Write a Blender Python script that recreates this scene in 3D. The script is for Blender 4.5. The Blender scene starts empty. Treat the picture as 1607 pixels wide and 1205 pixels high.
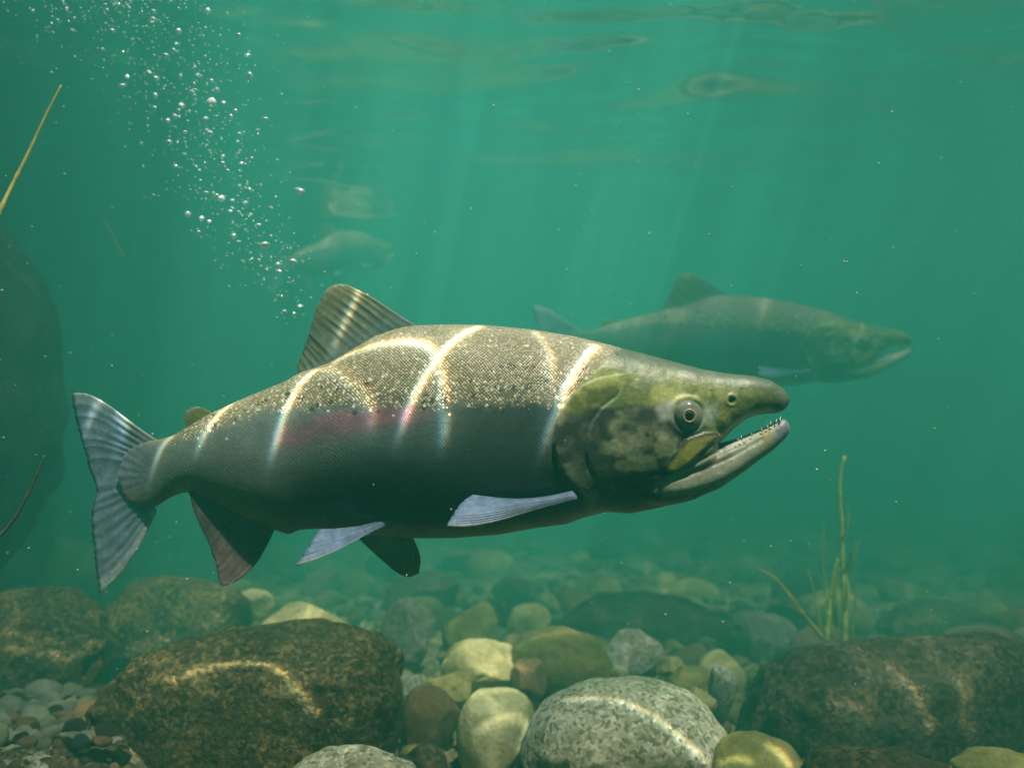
import bpy, bmesh, math, random
import numpy as np
from mathutils import Vector

# ------------------------------------------------------------------ camera, sky, sun, exposure
SC = bpy.context.scene
COL = SC.collection
RND = random.Random(7)
F_PX = 803.5 / math.tan(math.radians(32.5))     # focal length in photo pixels (1607 wide)
CX, CY = 803.5, 602.5
SURF = 0.62                                     # water surface above the camera

cam = bpy.data.cameras.new("camera")
cam_o = bpy.data.objects.new("camera", cam)
COL.objects.link(cam_o)
cam.sensor_width = 36
cam.lens = 18 / math.tan(math.radians(32.5))
cam.clip_start = 0.01
cam.clip_end = 500
cam_o.location = (0, 0, 0)
cam_o.rotation_euler = (math.radians(90), 0, 0)
cam.dof.use_dof = True
cam.dof.focus_distance = 0.74
cam.dof.aperture_fstop = 4.5
SC.camera = cam_o

TOSUN = Vector((0.25, -0.34, 1.0))
TX, TY = TOSUN.x, TOSUN.y
el = math.asin(TOSUN.normalized().z)
az = math.atan2(TOSUN.x, TOSUN.y)
world = bpy.data.worlds.new("World")
SC.world = world
world.use_nodes = True
wn = world.node_tree.nodes
wn.clear()
sky = wn.new("ShaderNodeTexSky")
sky.sky_type = 'NISHITA'
sky.sun_disc = False
sky.sun_elevation = el
sky.sun_rotation = az
bg = wn.new("ShaderNodeBackground")
bg.inputs[1].default_value = 0.12
wo = wn.new("ShaderNodeOutputWorld")
world.node_tree.links.new(sky.outputs[0], bg.inputs[0])
world.node_tree.links.new(bg.outputs[0], wo.inputs[0])

sun = bpy.data.lights.new("sun", 'SUN')
sun.energy = 5.0
sun.angle = math.radians(0.5)
sun.color = (1.0, 0.91, 0.76)
sun_o = bpy.data.objects.new("sun", sun)
COL.objects.link(sun_o)
sun_o.rotation_euler = TOSUN.to_track_quat('Z', 'Y').to_euler()
sun_o.location = (1, -1.2, 4)

SC.view_settings.view_transform = 'Standard'
SC.view_settings.look = 'None'
SC.view_settings.gamma = 1
SC.view_settings.exposure = 1.0
SC.render.engine = 'CYCLES'
SC.cycles.use_denoising = True
SC.cycles.volume_bounces = 2
SC.cycles.max_bounces = 8
SC.cycles.transparent_max_bounces = 16
SC.cycles.sample_clamp_indirect = 4.0
SC.cycles.caustics_reflective = False
SC.cycles.caustics_refractive = False

# ------------------------------------------------------------------ helpers
def pt(px, py, y):
    return np.array([(px - CX) / F_PX * y, y, (CY - py) / F_PX * y])

def hash2(ix, iy, s):
    h = (ix.astype(np.int64) * 374761393 + iy.astype(np.int64) * 668265263 + s * 974634537) & 0xffffffff
    h = ((h ^ (h >> 13)) * 1274126177) & 0xffffffff
    return ((h ^ (h >> 16)) & 0xffffff) / float(0xffffff)

def vn2(x, y, s=0):
    x = np.asarray(x, float); y = np.asarray(y, float)
    ix = np.floor(x).astype(np.int64); iy = np.floor(y).astype(np.int64)
    fx = x - ix; fy = y - iy
    fx = fx * fx * fx * (fx * (fx * 6 - 15) + 10); fy = fy * fy * fy * (fy * (fy * 6 - 15) + 10)
    a = hash2(ix, iy, s); b = hash2(ix + 1, iy, s); c = hash2(ix, iy + 1, s); d = hash2(ix + 1, iy + 1, s)
    return (a * (1 - fx) + b * fx) * (1 - fy) + (c * (1 - fx) + d * fx) * fy

def fbm2(x, y, s=0, o=4):
    v = 0; a = 0.5; t = 0
    for k in range(o):
        v = v + a * vn2(x * 2 ** k + 17.3 * k, y * 2 ** k - 9.1 * k, s + k); t += a; a *= 0.5
    return v / t

def vn3(p, s=0):
    ip = np.floor(p).astype(np.int64); f = p - ip; f = f * f * (3 - 2 * f)
    def h(dx, dy, dz):
        return hash2(ip[:, 0] + dx + (ip[:, 2] + dz) * 1013, ip[:, 1] + dy - (ip[:, 2] + dz) * 733, s)
    r = 0
    for dx in (0, 1):
        for dy in (0, 1):
            for dz in (0, 1):
                w = (f[:, 0] if dx else 1 - f[:, 0]) * (f[:, 1] if dy else 1 - f[:, 1]) * (f[:, 2] if dz else 1 - f[:, 2])
                r = r + w * h(dx, dy, dz)
    return r

def fbm3(p, s=0, o=4):
    v = 0; a = 0.5; t = 0
    for k in range(o):
        v = v + a * vn3(p * 2 ** k + 11.7 * k, s + k); t += a; a *= 0.5
    return v / t

def sstep(a, b, x):
    t = np.clip((x - a) / (b - a), 0, 1)
    return t * t * (3 - 2 * t)

def resample(pl, n):
    pl = np.asarray(pl, float)
    if len(pl) > 2:                              # round the polyline a little first
        q = [pl[0]]
        for i in range(len(pl) - 1):
            q += [pl[i] * .75 + pl[i + 1] * .25, pl[i] * .25 + pl[i + 1] * .75]
        q.append(pl[-1]); pl = np.array(q)
    d = np.r_[0, np.cumsum(np.linalg.norm(np.diff(pl, axis=0), axis=1))]
    t = np.linspace(0, d[-1], n)
    return np.stack([np.interp(t, d, pl[:, k]) for k in range(pl.shape[1])], 1)

def poly_dist(px, py, pl, signed=False):
    """distance to a polyline; also the parameter (0..1) along it"""
    pl = np.asarray(pl, float)
    best = np.full(np.shape(px), 1e9); par = np.zeros(np.shape(px)); sgn = np.ones(np.shape(px))
    L = np.r_[0, np.cumsum(np.linalg.norm(np.diff(pl, axis=0), axis=1))]
    for i in range(len(pl) - 1):
        a = pl[i]; d = pl[i + 1] - a; l2 = max(d @ d, 1e-12)
        t = np.clip(((px - a[0]) * d[0] + (py - a[1]) * d[1]) / l2, 0, 1)
        dx = px - a[0] - t * d[0]; dy = py - a[1] - t * d[1]
        dd = np.hypot(dx, dy); m = dd < best
        best = np.where(m, dd, best)
        par = np.where(m, (L[i] + t * math.sqrt(l2)) / L[-1], par)
        sgn = np.where(m, np.sign(d[0] * dy - d[1] * dx), sgn)
    return (best * sgn, par) if signed else (best, par)

def in_poly(px, py, poly):
    poly = np.asarray(poly, float); r = np.zeros(np.shape(px), bool); j = len(poly) - 1
    for i in range(len(poly)):
        xi, yi = poly[i]; xj, yj = poly[j]
        c = ((yi > py) != (yj > py)) & (px < (xj - xi) * (py - yi) / ((yj - yi) or 1e-9) + xi)
        r ^= c; j = i
    return r

def soft_poly(px, py, poly, soft):
    d, _ = poly_dist(px, py, list(poly) + [poly[0]])
    s = np.where(in_poly(px, py, poly), -d, d)
    return 1 - sstep(-soft, soft, s)

def mesh_np(name, v, f, smooth=True):
    me = bpy.data.meshes.new(name)
    me.from_pydata([tuple(a) for a in np.asarray(v).tolist()], [], [tuple(a) for a in (f.tolist() if hasattr(f, 'tolist') else f)])
    me.update()
    if smooth:
        me.polygons.foreach_set('use_smooth', np.ones(len(me.polygons), bool))
    return me

def fix_normals(me):
    bm = bmesh.new(); bm.from_mesh(me)
    bmesh.ops.recalc_face_normals(bm, faces=bm.faces[:])
    bm.to_mesh(me); bm.free()

def vcol(me, name, arr):
    a = me.attributes.new(name, 'FLOAT_COLOR', 'POINT')
    arr = np.asarray(arr, float)
    if arr.shape[1] == 3:
        arr = np.c_[arr, np.ones(len(arr))]
    a.data.foreach_set('color', arr.astype(np.float32).ravel())

def vvec(me, name, arr):
    a = me.attributes.new(name, 'FLOAT_VECTOR', 'POINT')
    a.data.foreach_set('vector', np.asarray(arr, np.float32).ravel())

def link(name, me, mat=None, parent=None):
    o = bpy.data.objects.new(name, me)
    COL.objects.link(o)
    if mat is not None and not me.materials:
        me.materials.append(mat)
    if parent is not None:
        o.parent = parent
    return o

def tag(o, label, cat, group=None):
    o['label'] = label; o['category'] = cat
    if group: o['group'] = group
    return o

def empty(name, loc, label, cat, group=None):
    o = bpy.data.objects.new(name, None); COL.objects.link(o)
    o.empty_display_size = 0.05; o.location = loc
    return tag(o, label, cat, group)

def copy_tree(o, parent=None):
    c = o.copy(); COL.objects.link(c)
    if parent is not None:
        c.parent = parent; c.matrix_parent_inverse = o.matrix_parent_inverse.copy()
    for ch in list(o.children):
        copy_tree(ch, c)
    return c

class NT:
    def __init__(s, name):
        s.m = bpy.data.materials.new(name); s.m.use_nodes = True
        s.t = s.m.node_tree; s.t.nodes.clear()
        s.out = s.t.nodes.new('ShaderNodeOutputMaterial')
    def n(s, t, **k):
        nd = s.t.nodes.new('ShaderNode' + t)
        for a, b in k.items():
            setattr(nd, a, b)
        return nd
    def l(s, a, b):
        s.t.links.new(a, b)
    def put(s, sock, v):
        if hasattr(v, 'is_output'):
            s.l(v, sock)
        else:
            if sock.type == 'RGBA' and hasattr(v, '__len__') and len(v) == 3:
                v = (*v, 1)
            sock.default_value = v
    def mix(s, fac, a, b, blend='MIX'):
        nd = s.n('Mix', data_type='RGBA', blend_type=blend)
        s.put(nd.inputs[0], fac); s.put(nd.inputs[6], a); s.put(nd.inputs[7], b)
        return nd.outputs[2]
    def math(s, op, a, b=0.0, clamp=False):
        nd = s.n('Math', operation=op, use_clamp=clamp)
        s.put(nd.inputs[0], a); s.put(nd.inputs[1], b)
        return nd.outputs[0]
    def noise(s, vec, scale, detail=4, rough=0.55, dist=0.0):
        nd = s.n('TexNoise'); s.put(nd.inputs['Vector'], vec)
        nd.inputs['Scale'].default_value = scale; nd.inputs['Detail'].default_value = detail
        nd.inputs['Roughness'].default_value = rough; nd.inputs['Distortion'].default_value = dist
        return nd.outputs['Fac']
    def voro(s, vec, scale, rnd=1.0, feature='F1', dims='3D'):
        nd = s.n('TexVoronoi', feature=feature, voronoi_dimensions=dims); s.put(nd.inputs['Vector'], vec)
        nd.inputs['Scale'].default_value = scale; nd.inputs['Randomness'].default_value = rnd
        return nd
    def ramp(s, fac, stops):
        nd = s.n('ValToRGB'); s.put(nd.inputs[0], fac)
        e = nd.color_ramp.elements
        while len(e) < len(stops): e.new(0.5)
        for i, (p, c) in enumerate(stops):
            e[i].position = p; e[i].color = (*c, 1) if len(c) == 3 else c
        return nd.outputs[0]
    def attr(s, name):
        return s.n('Attribute', attribute_name=name)
    def pbsdf(s, col, rough=0.5, spec=0.3, normal=None, **k):
        b = s.n('BsdfPrincipled')
        s.put(b.inputs['Base Color'], col); s.put(b.inputs['Roughness'], rough)
        s.put(b.inputs['Specular IOR Level'], spec)
        if normal is not None: s.l(normal, b.inputs['Normal'])
        for a, v in k.items():
            s.put(b.inputs[a.replace('_', ' ')], v)
        return b.outputs[0]
    def bump(s, h, dist, strength=1.0):
        b = s.n('Bump'); s.put(b.inputs['Height'], h)
        b.inputs['Distance'].default_value = dist; b.inputs['Strength'].default_value = strength
        return b.outputs[0]
    def done(s, sh):
        s.l(sh, s.out.inputs[0]); return s.m

# ------------------------------------------------------------------ materials
def mat_rock(name, c1, c2, c3, speck=None, sc=1.0, film=0.5, bump=0.004, mott=1.2):
    """c1/c2 mottled stone, c3 algae film, speck = (dark, pale) mineral grains"""
    N = NT(name)
    co = N.n('TexCoord').outputs['Object']
    rnd = N.n('ObjectInfo').outputs['Random']
    off = N.n('VectorMath', operation='ADD'); N.l(co, off.inputs[0])
    cmb = N.n('CombineXYZ')
    for i in range(3): N.l(N.math('MULTIPLY', rnd, 31.0 + 7 * i), cmb.inputs[i])
    N.l(cmb.outputs[0], off.inputs[1]); v = off.outputs[0]
    n1 = N.noise(v, 14 * sc, 6, 0.6, 0.4)
    n2 = N.noise(v, 60 * sc, 6, 0.65)
    n3 = N.noise(v, 5 * sc, 3, 0.5, 0.8)
    col = N.mix(N.ramp(n1, [(0.35, (0, 0, 0)), (0.65, (1, 1, 1))]), c1, c2)
    if speck:
        dv = N.n('VectorMath', operation='ADD'); N.l(v, dv.inputs[0]); nn = N.n('TexNoise'); N.l(v, nn.inputs['Vector']); nn.inputs['Scale'].default_value = 90 * sc
        sv = N.n('VectorMath', operation='SCALE'); N.l(nn.outputs['Color'], sv.inputs[0]); sv.inputs['Scale'].default_value = .012 / sc; N.l(sv.outputs[0], dv.inputs[1])
        vo = N.voro(dv.outputs[0], 230 * sc, 1.0)
        sp = N.n('SeparateColor'); N.l(vo.outputs['Color'], sp.inputs[0])
        col = N.mix(N.math('MULTIPLY', N.math('GREATER_THAN', sp.outputs[0], 0.70), 0.75), col, speck[0])
        col = N.mix(N.math('MULTIPLY', N.math('GREATER_THAN', sp.outputs[1], 0.72), 0.8), col, speck[1])
    fl = N.ramp(N.math('ADD', N.math('MULTIPLY', n3, 0.6), N.math('MULTIPLY', n2, 0.4)), [(0.42, (0, 0, 0)), (0.60, (1, 1, 1))])
    col = N.mix(N.math('MULTIPLY', fl, film), col, c3)
    col = N.mix(N.math('MULTIPLY', N.ramp(n2, [(0.5, (0, 0, 0)), (0.68, (1, 1, 1))]), 0.45), col, (c1[0] * .35, c1[1] * .35, c1[2] * .35))
    tone = N.math('ADD', N.math('MULTIPLY', rnd, 0.6), 0.7)
    hs = N.n('HueSaturation'); N.l(col, hs.inputs['Color']); N.l(tone, hs.inputs['Value'])
    n4 = N.noise(v, 170 * sc, 5, 0.7)
    hv = N.n('HueSaturation'); N.l(hs.outputs[0], hv.inputs['Color']); N.l(N.math('ADD', N.math('MULTIPLY', n4, mott), 1.0 - mott * .5), hv.inputs['Value'])
    h = N.math('ADD', N.math('ADD', N.math('MULTIPLY', n2, 0.7), n1), N.math('MULTIPLY', n4, .35))
    return N.done(N.pbsdf(hv.outputs[0], 0.8, 0.2, N.bump(h, bump)))

M = {}
M['granite'] = mat_rock('granite', (.34, .35, .25), (.26, .275, .19), (.20, .21, .08), ((.06, .07, .055), (.52, .52, .40)), 1.0, .4, .002)
M['moss_brown'] = mat_rock('mossy brown rock', (.050, .042, .018), (.120, .092, .032), (.030, .034, .010), ((.014, .014, .007), (.22, .17, .06)), .9, .6, .012, 2.4)
M['olive'] = mat_rock('olive cobble', (.30, .26, .09), (.20, .19, .06), (.10, .11, .025), None, 1.0, .75, .005)
M['pale'] = mat_rock('pale stone', (.52, .47, .22), (.42, .37, .16), (.26, .25, .07), None, 1.0, .75, .004)
M['cream'] = mat_rock('cream stone', (.42, .41, .22), (.34, .34, .18), (.22, .23, .08), None, .9, .55, .003)
M['dark'] = mat_rock('dark boulder', (.040, .040, .027), (.085, .070, .035), (.040, .034, .015), ((.014, .014, .009), (.15, .115, .05)), .8, .6, .010, 2.0)
M['grey'] = mat_rock('grey cobble', (.20, .21, .17), (.14, .15, .12), (.15, .15, .06), ((.06, .06, .05), (.35, .34, .28)), 1.2, .4, .002)
M['rust'] = mat_rock('rusty cobble', (.24, .15, .07), (.15, .10, .05), (.11, .10, .035), None, 1.2, .4, .002)
M['trunk'] = mat_rock('dark waterlogged bark', (.007, .010, .012), (.012, .013, .013), (.009, .010, .008), None, .7, .4, .01)
M['bed'] = mat_rock('riverbed gravel', (.20, .18, .07), (.12, .115, .045), (.10, .10, .025), ((.05, .05, .035), (.38, .34, .22)), .5, .4, .012)

def mat_body():
    N = NT('salmon skin')
    col = N.attr('col').outputs['Color']
    ms = N.n('SeparateColor'); N.l(N.attr('msk').outputs['Color'], ms.inputs[0])
    suv = N.attr('suv').outputs['Vector']
    wn_ = N.n('TexNoise'); N.l(suv, wn_.inputs['Vector']); wn_.inputs['Scale'].default_value = 14; wn_.inputs['Detail'].default_value = 2
    ws = N.n('VectorMath', operation='SCALE'); N.l(wn_.outputs['Color'], ws.inputs[0]); ws.inputs['Scale'].default_value = .022
    wa = N.n('VectorMath', operation='ADD'); N.l(suv, wa.inputs[0]); N.l(ws.outputs[0], wa.inputs[1])
    mp = N.n('Mapping'); N.l(wa.outputs[0], mp.inputs[0]); mp.inputs['Rotation'].default_value = (0, 0, math.radians(45)); mp.inputs['Scale'].default_value = (1, 1.0, 1)
    vo = N.voro(mp.outputs[0], 500, 0.22, 'F1', '2D')
    d = vo.outputs['Distance']
    sc = N.n('SeparateColor'); N.l(vo.outputs['Color'], sc.inputs[0])
    # each scale: pale free edge, dark pocket
    pocket = N.ramp(d, [(0.18, (1.18, 1.16, 1.10)), (0.62, (.60, .61, .61))])
    c = N.mix(N.math('MULTIPLY', ms.outputs[0], 0.85), col, N.mix(1.0, col, pocket, 'MULTIPLY'))
    g = N.math('GREATER_THAN', N.math('ADD', sc.outputs[0], ms.outputs[1]), 1.0)
    g = N.math('MULTIPLY', g, N.ramp(d, [(0.25, (1, 1, 1)), (0.5, (0, 0, 0))]))
    c = N.mix(g, c, (.62, .54, .36))
    v2 = N.voro(suv, 150, 1.0, 'F1', '2D')
    s2 = N.n('SeparateColor'); N.l(v2.outputs['Color'], s2.inputs[0])
    dots = N.math('MULTIPLY', N.ramp(v2.outputs['Distance'], [(0.10, (1, 1, 1)), (0.26, (0, 0, 0))]), N.math('GREATER_THAN', N.math('ADD', s2.outputs[1], ms.outputs[2]), 1.0))
    c = N.mix(dots, c, (.80, .74, .56))
    nz = N.noise(N.n('TexCoord').outputs['Object'], 300, 4, .6)
    c = N.mix(0.35, c, N.mix(1.0, c, N.ramp(nz, [(0.3, (.55, .55, .55)), (0.7, (1.4, 1.4, 1.4))]), 'MULTIPLY'))
    h = N.math('MULTIPLY', N.math('MULTIPLY', d, -1.0), ms.outputs[0])
    hn = N.noise(N.n('TexCoord').outputs['Object'], 110, 6, .62)
    h2 = N.math('ADD', N.math('ADD', h, N.math('MULTIPLY', nz, 0.25)), N.math('MULTIPLY', N.math('SUBTRACT', 1.0, ms.outputs[0]), N.math('MULTIPLY', hn, .75)))
    rough = N.math('ADD', 0.34, N.math('MULTIPLY', nz, 0.16))
    return N.done(N.pbsdf(c, rough, 0.45, N.bump(h2, 0.0006), Sheen_Weight=0.0))
M['skin'] = mat_body()

def mat_fin():
    N = NT('fin membrane')
    col = N.attr('col').outputs['Color']
    nz = N.noise(N.n('TexCoord').outputs['Object'], 220, 4, .6)
    c = N.mix(1.0, col, N.ramp(nz, [(0.3, (.75, .75, .75)), (0.7, (1.2, 1.2, 1.2))]), 'MULTIPLY')
    p = N.pbsdf(c, 0.4, 0.3, N.bump(nz, 0.0004))
    t = N.n('BsdfTranslucent'); N.l(c, t.inputs[0])
    mx = N.n('MixShader'); mx.inputs[0].default_value = 0.35
    N.l(p, mx.inputs[1]); N.l(t.outputs[0], mx.inputs[2])
    tp = N.n('BsdfTransparent'); m3 = N.n('MixShader'); m3.inputs[0].default_value = .22
    N.l(mx.outputs[0], m3.inputs[1]); N.l(tp.outputs[0], m3.inputs[2])
    return N.done(m3.outputs[0])
M['fin'] = mat_fin()

def mat_plain(name, c, rough=.5, spec=.4, nsc=120, var=.3):
    N = NT(name)
    nz = N.noise(N.n('TexCoord').outputs['Object'], nsc, 4)
    cc = N.mix(1.0, c, N.ramp(nz, [(0.3, (1 - var,) * 3), (0.7, (1 + var,) * 3)]), 'MULTIPLY')
    return N.done(N.pbsdf(cc, rough, spec))
M['iris'] = mat_plain('grey green iris', (.20, .21, .165), .12, .7)
M['ring'] = mat_plain('copper eye ring', (.46, .30, .17), .3, .5)
M['pupil'] = mat_plain('black pupil', (.004, .004, .004), .06, .8)
M['tooth'] = mat_plain('tooth enamel', (.75, .73, .66), .3, .5)
M['stalk'] = mat_plain('straw stalk', (.42, .34, .08), .6, .2, 60)
M['reed'] = mat_plain('yellow green reed', (.45, .48, .10), .6, .2, 50)
M['twig'] = mat_plain('brown twig', (.11, .08, .04), .7, .2, 60)
M['silt'] = mat_plain('pale silt flecks', (.55, .58, .46), .6, .2)
M['algae'] = mat_plain('algae filaments', (.05, .05, .018), .8, .1)

def mat_bubble():
    N = NT('air bubble')
    lw = N.n('LayerWeight'); lw.inputs[0].default_value = 0.35
    tr = N.n('BsdfTransparent')
    gl = N.n('BsdfGlossy'); gl.inputs['Roughness'].default_value = 0.28; gl.inputs[0].default_value = (.95, .97, 1, 1)
    df = N.n('BsdfDiffuse'); df.inputs[0].default_value = (.96, .97, .96, 1)
    m1 = N.n('MixShader'); m1.inputs[0].default_value = .5; N.l(gl.outputs[0], m1.inputs[1]); N.l(df.outputs[0], m1.inputs[2])
    m2 = N.n('MixShader'); N.l(N.math('ADD', N.math('MULTIPLY', lw.outputs['Facing'], .35), .65), m2.inputs[0])
    N.l(tr.outputs[0], m2.inputs[1]); N.l(m1.outputs[0], m2.inputs[2])
    return N.done(m2.outputs[0])
M['bubble'] = mat_bubble()

def mat_water():
    """Water skin: Fresnel reflection (total beyond the critical angle seen from below); the tint of the
    light passing through, bright lines and shade painted in, is carried per vertex in 'focus'."""
    N = NT('rippled water surface')
    fr = N.n('Fresnel'); fr.inputs[0].default_value = 1.33
    tr = N.n('BsdfTransparent'); N.l(N.attr('painted_light').outputs['Color'], tr.inputs[0])
    gl = N.n('BsdfGlossy'); gl.inputs['Roughness'].default_value = 0.12; gl.inputs[0].default_value = (.95, .97, .97, 1)
    mx = N.n('MixShader'); N.l(fr.outputs[0], mx.inputs[0]); N.l(tr.outputs[0], mx.inputs[1]); N.l(gl.outputs[0], mx.inputs[2])
    return N.done(mx.outputs[0])
M['water'] = mat_water()

# ------------------------------------------------------------------ riverbed
def bed_z(x, y):
    x = np.asarray(x, float); y = np.asarray(y, float)
    yy = np.clip(y, 0, 9)
    z = -0.37 - 0.15 * yy + 0.004 * yy ** 2
    z = z + 0.10 * sstep(1.2, 4.0, -x) + 0.05 * sstep(1.0, 4.0, x)
    return z

def grid_axis(dense0, dense1, step, lim0, lim1, grow=1.06):
    a = list(np.arange(dense0, dense1, step)); s = step; v = a[0]
    left = []
    while v > lim0: s *= grow; v -= s; left.append(v)
    s = step; v = a[-1]; right = []
    while v < lim1: s *= grow; v += s; right.append(v)
    return np.array(left[::-1] + a + right)

def grid_mesh(name, X, Y, Z):
    ny, nx = X.shape
    v = np.stack([X, Y, Z], -1).reshape(-1, 3)
    i = np.arange(nx * ny).reshape(ny, nx)
    f = np.stack([i[:-1, :-1], i[:-1, 1:], i[1:, 1:], i[1:, :-1]], -1).reshape(-1, 4)
    me = bpy.data.meshes.new(name)
    me.vertices.add(len(v)); me.vertices.foreach_set('co', v.ravel())
    me.loops.add(f.size); me.loops.foreach_set('vertex_index', f.ravel().astype(np.int32))
    me.polygons.add(len(f)); me.polygons.foreach_set('loop_start', np.arange(0, f.size, 4, dtype=np.int32))
    me.update(calc_edges=True)
    me.polygons.foreach_set('use_smooth', np.ones(len(f), bool))
    return me

ax = grid_axis(-2.0, 2.0, 0.015, -22, 22); ay = grid_axis(0.5, 4.0, 0.015, -12, 30)
X, Y = np.meshgrid(ax, ay)
Z = bed_z(X, Y) + 0.03 * (fbm2(X * 9, Y * 9, 3, 4) - .5) + 0.05 * (fbm2(X * 2, Y * 2, 9, 3) - .5)
bed = link('riverbed', grid_mesh('riverbed', X, Y, Z), M['bed'])
bed['kind'] = 'structure'

# ------------------------------------------------------------------ rocks
ICO = {}
def ico(sub):
    if sub not in ICO:
        bm = bmesh.new(); bmesh.ops.create_icosphere(bm, subdivisions=sub, radius=1)
        bm.verts.ensure_lookup_table()
        ICO[sub] = (np.array([v.co[:] for v in bm.verts]), [tuple(x.index for x in f.verts) for f in bm.faces]); bm.free()
    return ICO[sub]

def rock_shape(seed, sub=5, facets=7, angular=.8, lump=.16, fine=.03, half=(1, 1, 1), boxy=.9):
    rs = np.random.RandomState(seed); v, f = ico(sub); p = v.copy()
    p = np.sign(p) * np.abs(p) ** boxy
    for k in range(facets):
        n = rs.normal(size=3); n /= np.linalg.norm(n); d = rs.uniform(.55, .88)
        e = np.maximum(0, p @ n - d); p = p - np.outer(e * angular, n)
    p = p * (1 + lump * (fbm3(v * 1.5 + seed * 3.7, seed, 3) - .5) * 2)[:, None]
    p = p * (1 + fine * (fbm3(v * 7 + seed, seed + 5, 4) - .5) * 2)[:, None]
    lo, hi = p.min(0), p.max(0)
    p = (p - (lo + hi) / 2) / ((hi - lo) / 2) * np.array(half)
    me = mesh_np('rock', p, f); return me

ROCKS = []
def rock(name, box, y, mat, label, seed, cat='rock', deep=.8, group=None, **k):
    """box = outline in the photograph (left, top, right, bottom); y = distance of its outline"""
    x0, t0, x1, b0 = box
    a = (x1 - x0) / 2 / F_PX * y
    top = (CY - t0) / F_PX * y; bot = (CY - b0) / F_PX * y
    c = pt((x0 + x1) / 2, 0, y)
    me = rock_shape(seed, half=(a, a * deep, (top - bot) / 2), **k)
    o = link(name, me, M[mat]); o.location = (c[0], y, (top + bot) / 2)
    tag(o, label, cat, group)
    ROCKS.append((c[0], y, a, a * deep))
    return o

big = dict(sub=6)
mid = dict(sub=5)
brown = rock('boulder', (146, 984, 634, 1330), 1.08, 'moss_brown', 'big dark brown mossy boulder in the left foreground, crossed by two bright arcs of light', 11, 'boulder', .55, sub=6, facets=3, angular=.4, lump=.12, fine=.05, boxy=.6)
rock('boulder', (-190, 928, 168, 1150), 1.30, 'moss_brown', 'brown boulder cut by the left edge behind the gravel, one thin bright line across it', 12, 'boulder', .7, sub=6, facets=3, angular=.4, fine=.05, boxy=.7)
rock('boulder', (165, 902, 392, 1060), 1.62, 'moss_brown', 'dark rounded boulder behind the big mossy boulder, under the anal fin', 13, 'boulder', .8, facets=4, angular=.4)
rock('rock', (380, 945, 602, 1080), 1.52, 'pale', 'pale angular block of stone right behind the big mossy boulder', 24, deep=.6, facets=11, angular=.95, lump=.05)
rock('cobble', (552, 1030, 622, 1080), 1.32, 'pale', 'small smooth cream cobble touching the right shoulder of the mossy boulder', 15, 'cobble', .8, facets=3)
granite = rock('boulder', (816, 1065, 1150, 1300), 1.00, 'granite', 'speckled grey granite boulder in the centre foreground with one bright arc of light', 16, 'boulder', .7, sub=6, facets=4, angular=.6, lump=.08, fine=.015)
rock('rock', (716, 1086, 842, 1235), 1.12, 'cream', 'smooth pale greenish cream stone left of the granite boulder', 17, deep=.8, facets=5, angular=.7, lump=.06, fine=.01)
rock('rock', (410, 1171, 710, 1450), .74, 'granite', 'flat speckled pale rock at the bottom edge in front of the mossy boulder', 18, deep=.7, facets=3, angular=.6, fine=.015)
rock('cobble', (692, 1002, 818, 1090), 1.45, 'pale', 'mottled yellow cobble with rounded top between the pale block and the olive stone', 19, 'cobble', .8)
rock('rock', (802, 988, 968, 1120), 1.48, 'olive', 'large rounded olive stone just behind the granite boulder', 20, deep=.8, facets=5)
rock('cobble', (800, 1035, 858, 1120), 1.36, 'rust', 'brownish cobble leaning on the left side of the large olive stone', 21, 'cobble')
rock('rock', (694, 944, 782, 1050), 1.78, 'olive', 'upright mossy yellow rock standing behind the mottled yellow cobble', 22, facets=9)
rock('rock', (796, 946, 866, 1020), 1.95, 'pale', 'pale wedge shaped stone, hazy, behind the large olive stone', 23, facets=9)
rock('rock', (600, 938, 684, 1050), 1.68, 'grey', 'grey green upright stone right of the pale angular block', 25)
rock('cobble', (944, 990, 1042, 1080), 1.56, 'grey', 'grey cobble with pale spots right of the large olive stone', 26, 'cobble')
rock('pebble', (1030, 1030, 1078, 1066), 1.40, 'pale', 'small yellowish pebble right of the grey spotted cobble', 27, 'pebble')
rock('pebble', (958, 1044, 988, 1070), 1.34, 'cream', 'tiny whitish round pebble above the granite boulder', 28, 'pebble', facets=2)
right_b = rock('boulder', (1140, 984, 1680, 1330), 1.20, 'dark', 'huge dark shaded boulder filling the lower right corner', 29, 'boulder', .5, sub=6, facets=4, angular=.5, lump=.12, fine=.05, boxy=.7)
rock('cobble', (1106, 1154, 1262, 1270), .93, 'olive', 'olive cobble with orange light veins right of the granite boulder at the bottom edge', 30, 'cobble', .8, facets=3)
rock('rock', (1255, 1178, 1520, 1300), .86, 'dark', 'low blackish rock at the bottom edge in front of the huge dark boulder', 31, deep=.6, fine=.08)
rock('rock', (1490, 1172, 1690, 1300), .92, 'olive', 'greenish rock in the bottom right corner of the picture', 32, deep=.7)
rock('boulder', (846, 932, 1140, 1060), 2.15, 'dark', 'long low dark boulder lying in the haze behind the grey spotted cobble', 33, 'boulder', .6, facets=5)
rock('boulder', (1136, 958, 1256, 1060), 1.90, 'grey', 'hazy rounded grey boulder left of the reed plant', 34, 'boulder')
rock('boulder', (1385, 948, 1570, 1060), 2.00, 'dark', 'dim dark boulder behind the huge dark boulder, right of the reed plant', 35, 'boulder')
rock('cobble', (626, 1078, 724, 1215), 1.20, 'rust', 'reddish brown cobble between the mossy boulder and the cream stone', 36, 'cobble')
rock('cobble', (660, 1054, 740, 1110), 1.34, 'olive', 'low tan cobble below the mottled yellow cobble', 37, 'cobble')
rock('cobble', (1036, 1046, 1128, 1130), 1.36, 'olive', 'dull green cobble behind the right end of the granite boulder', 38, 'cobble')
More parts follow.
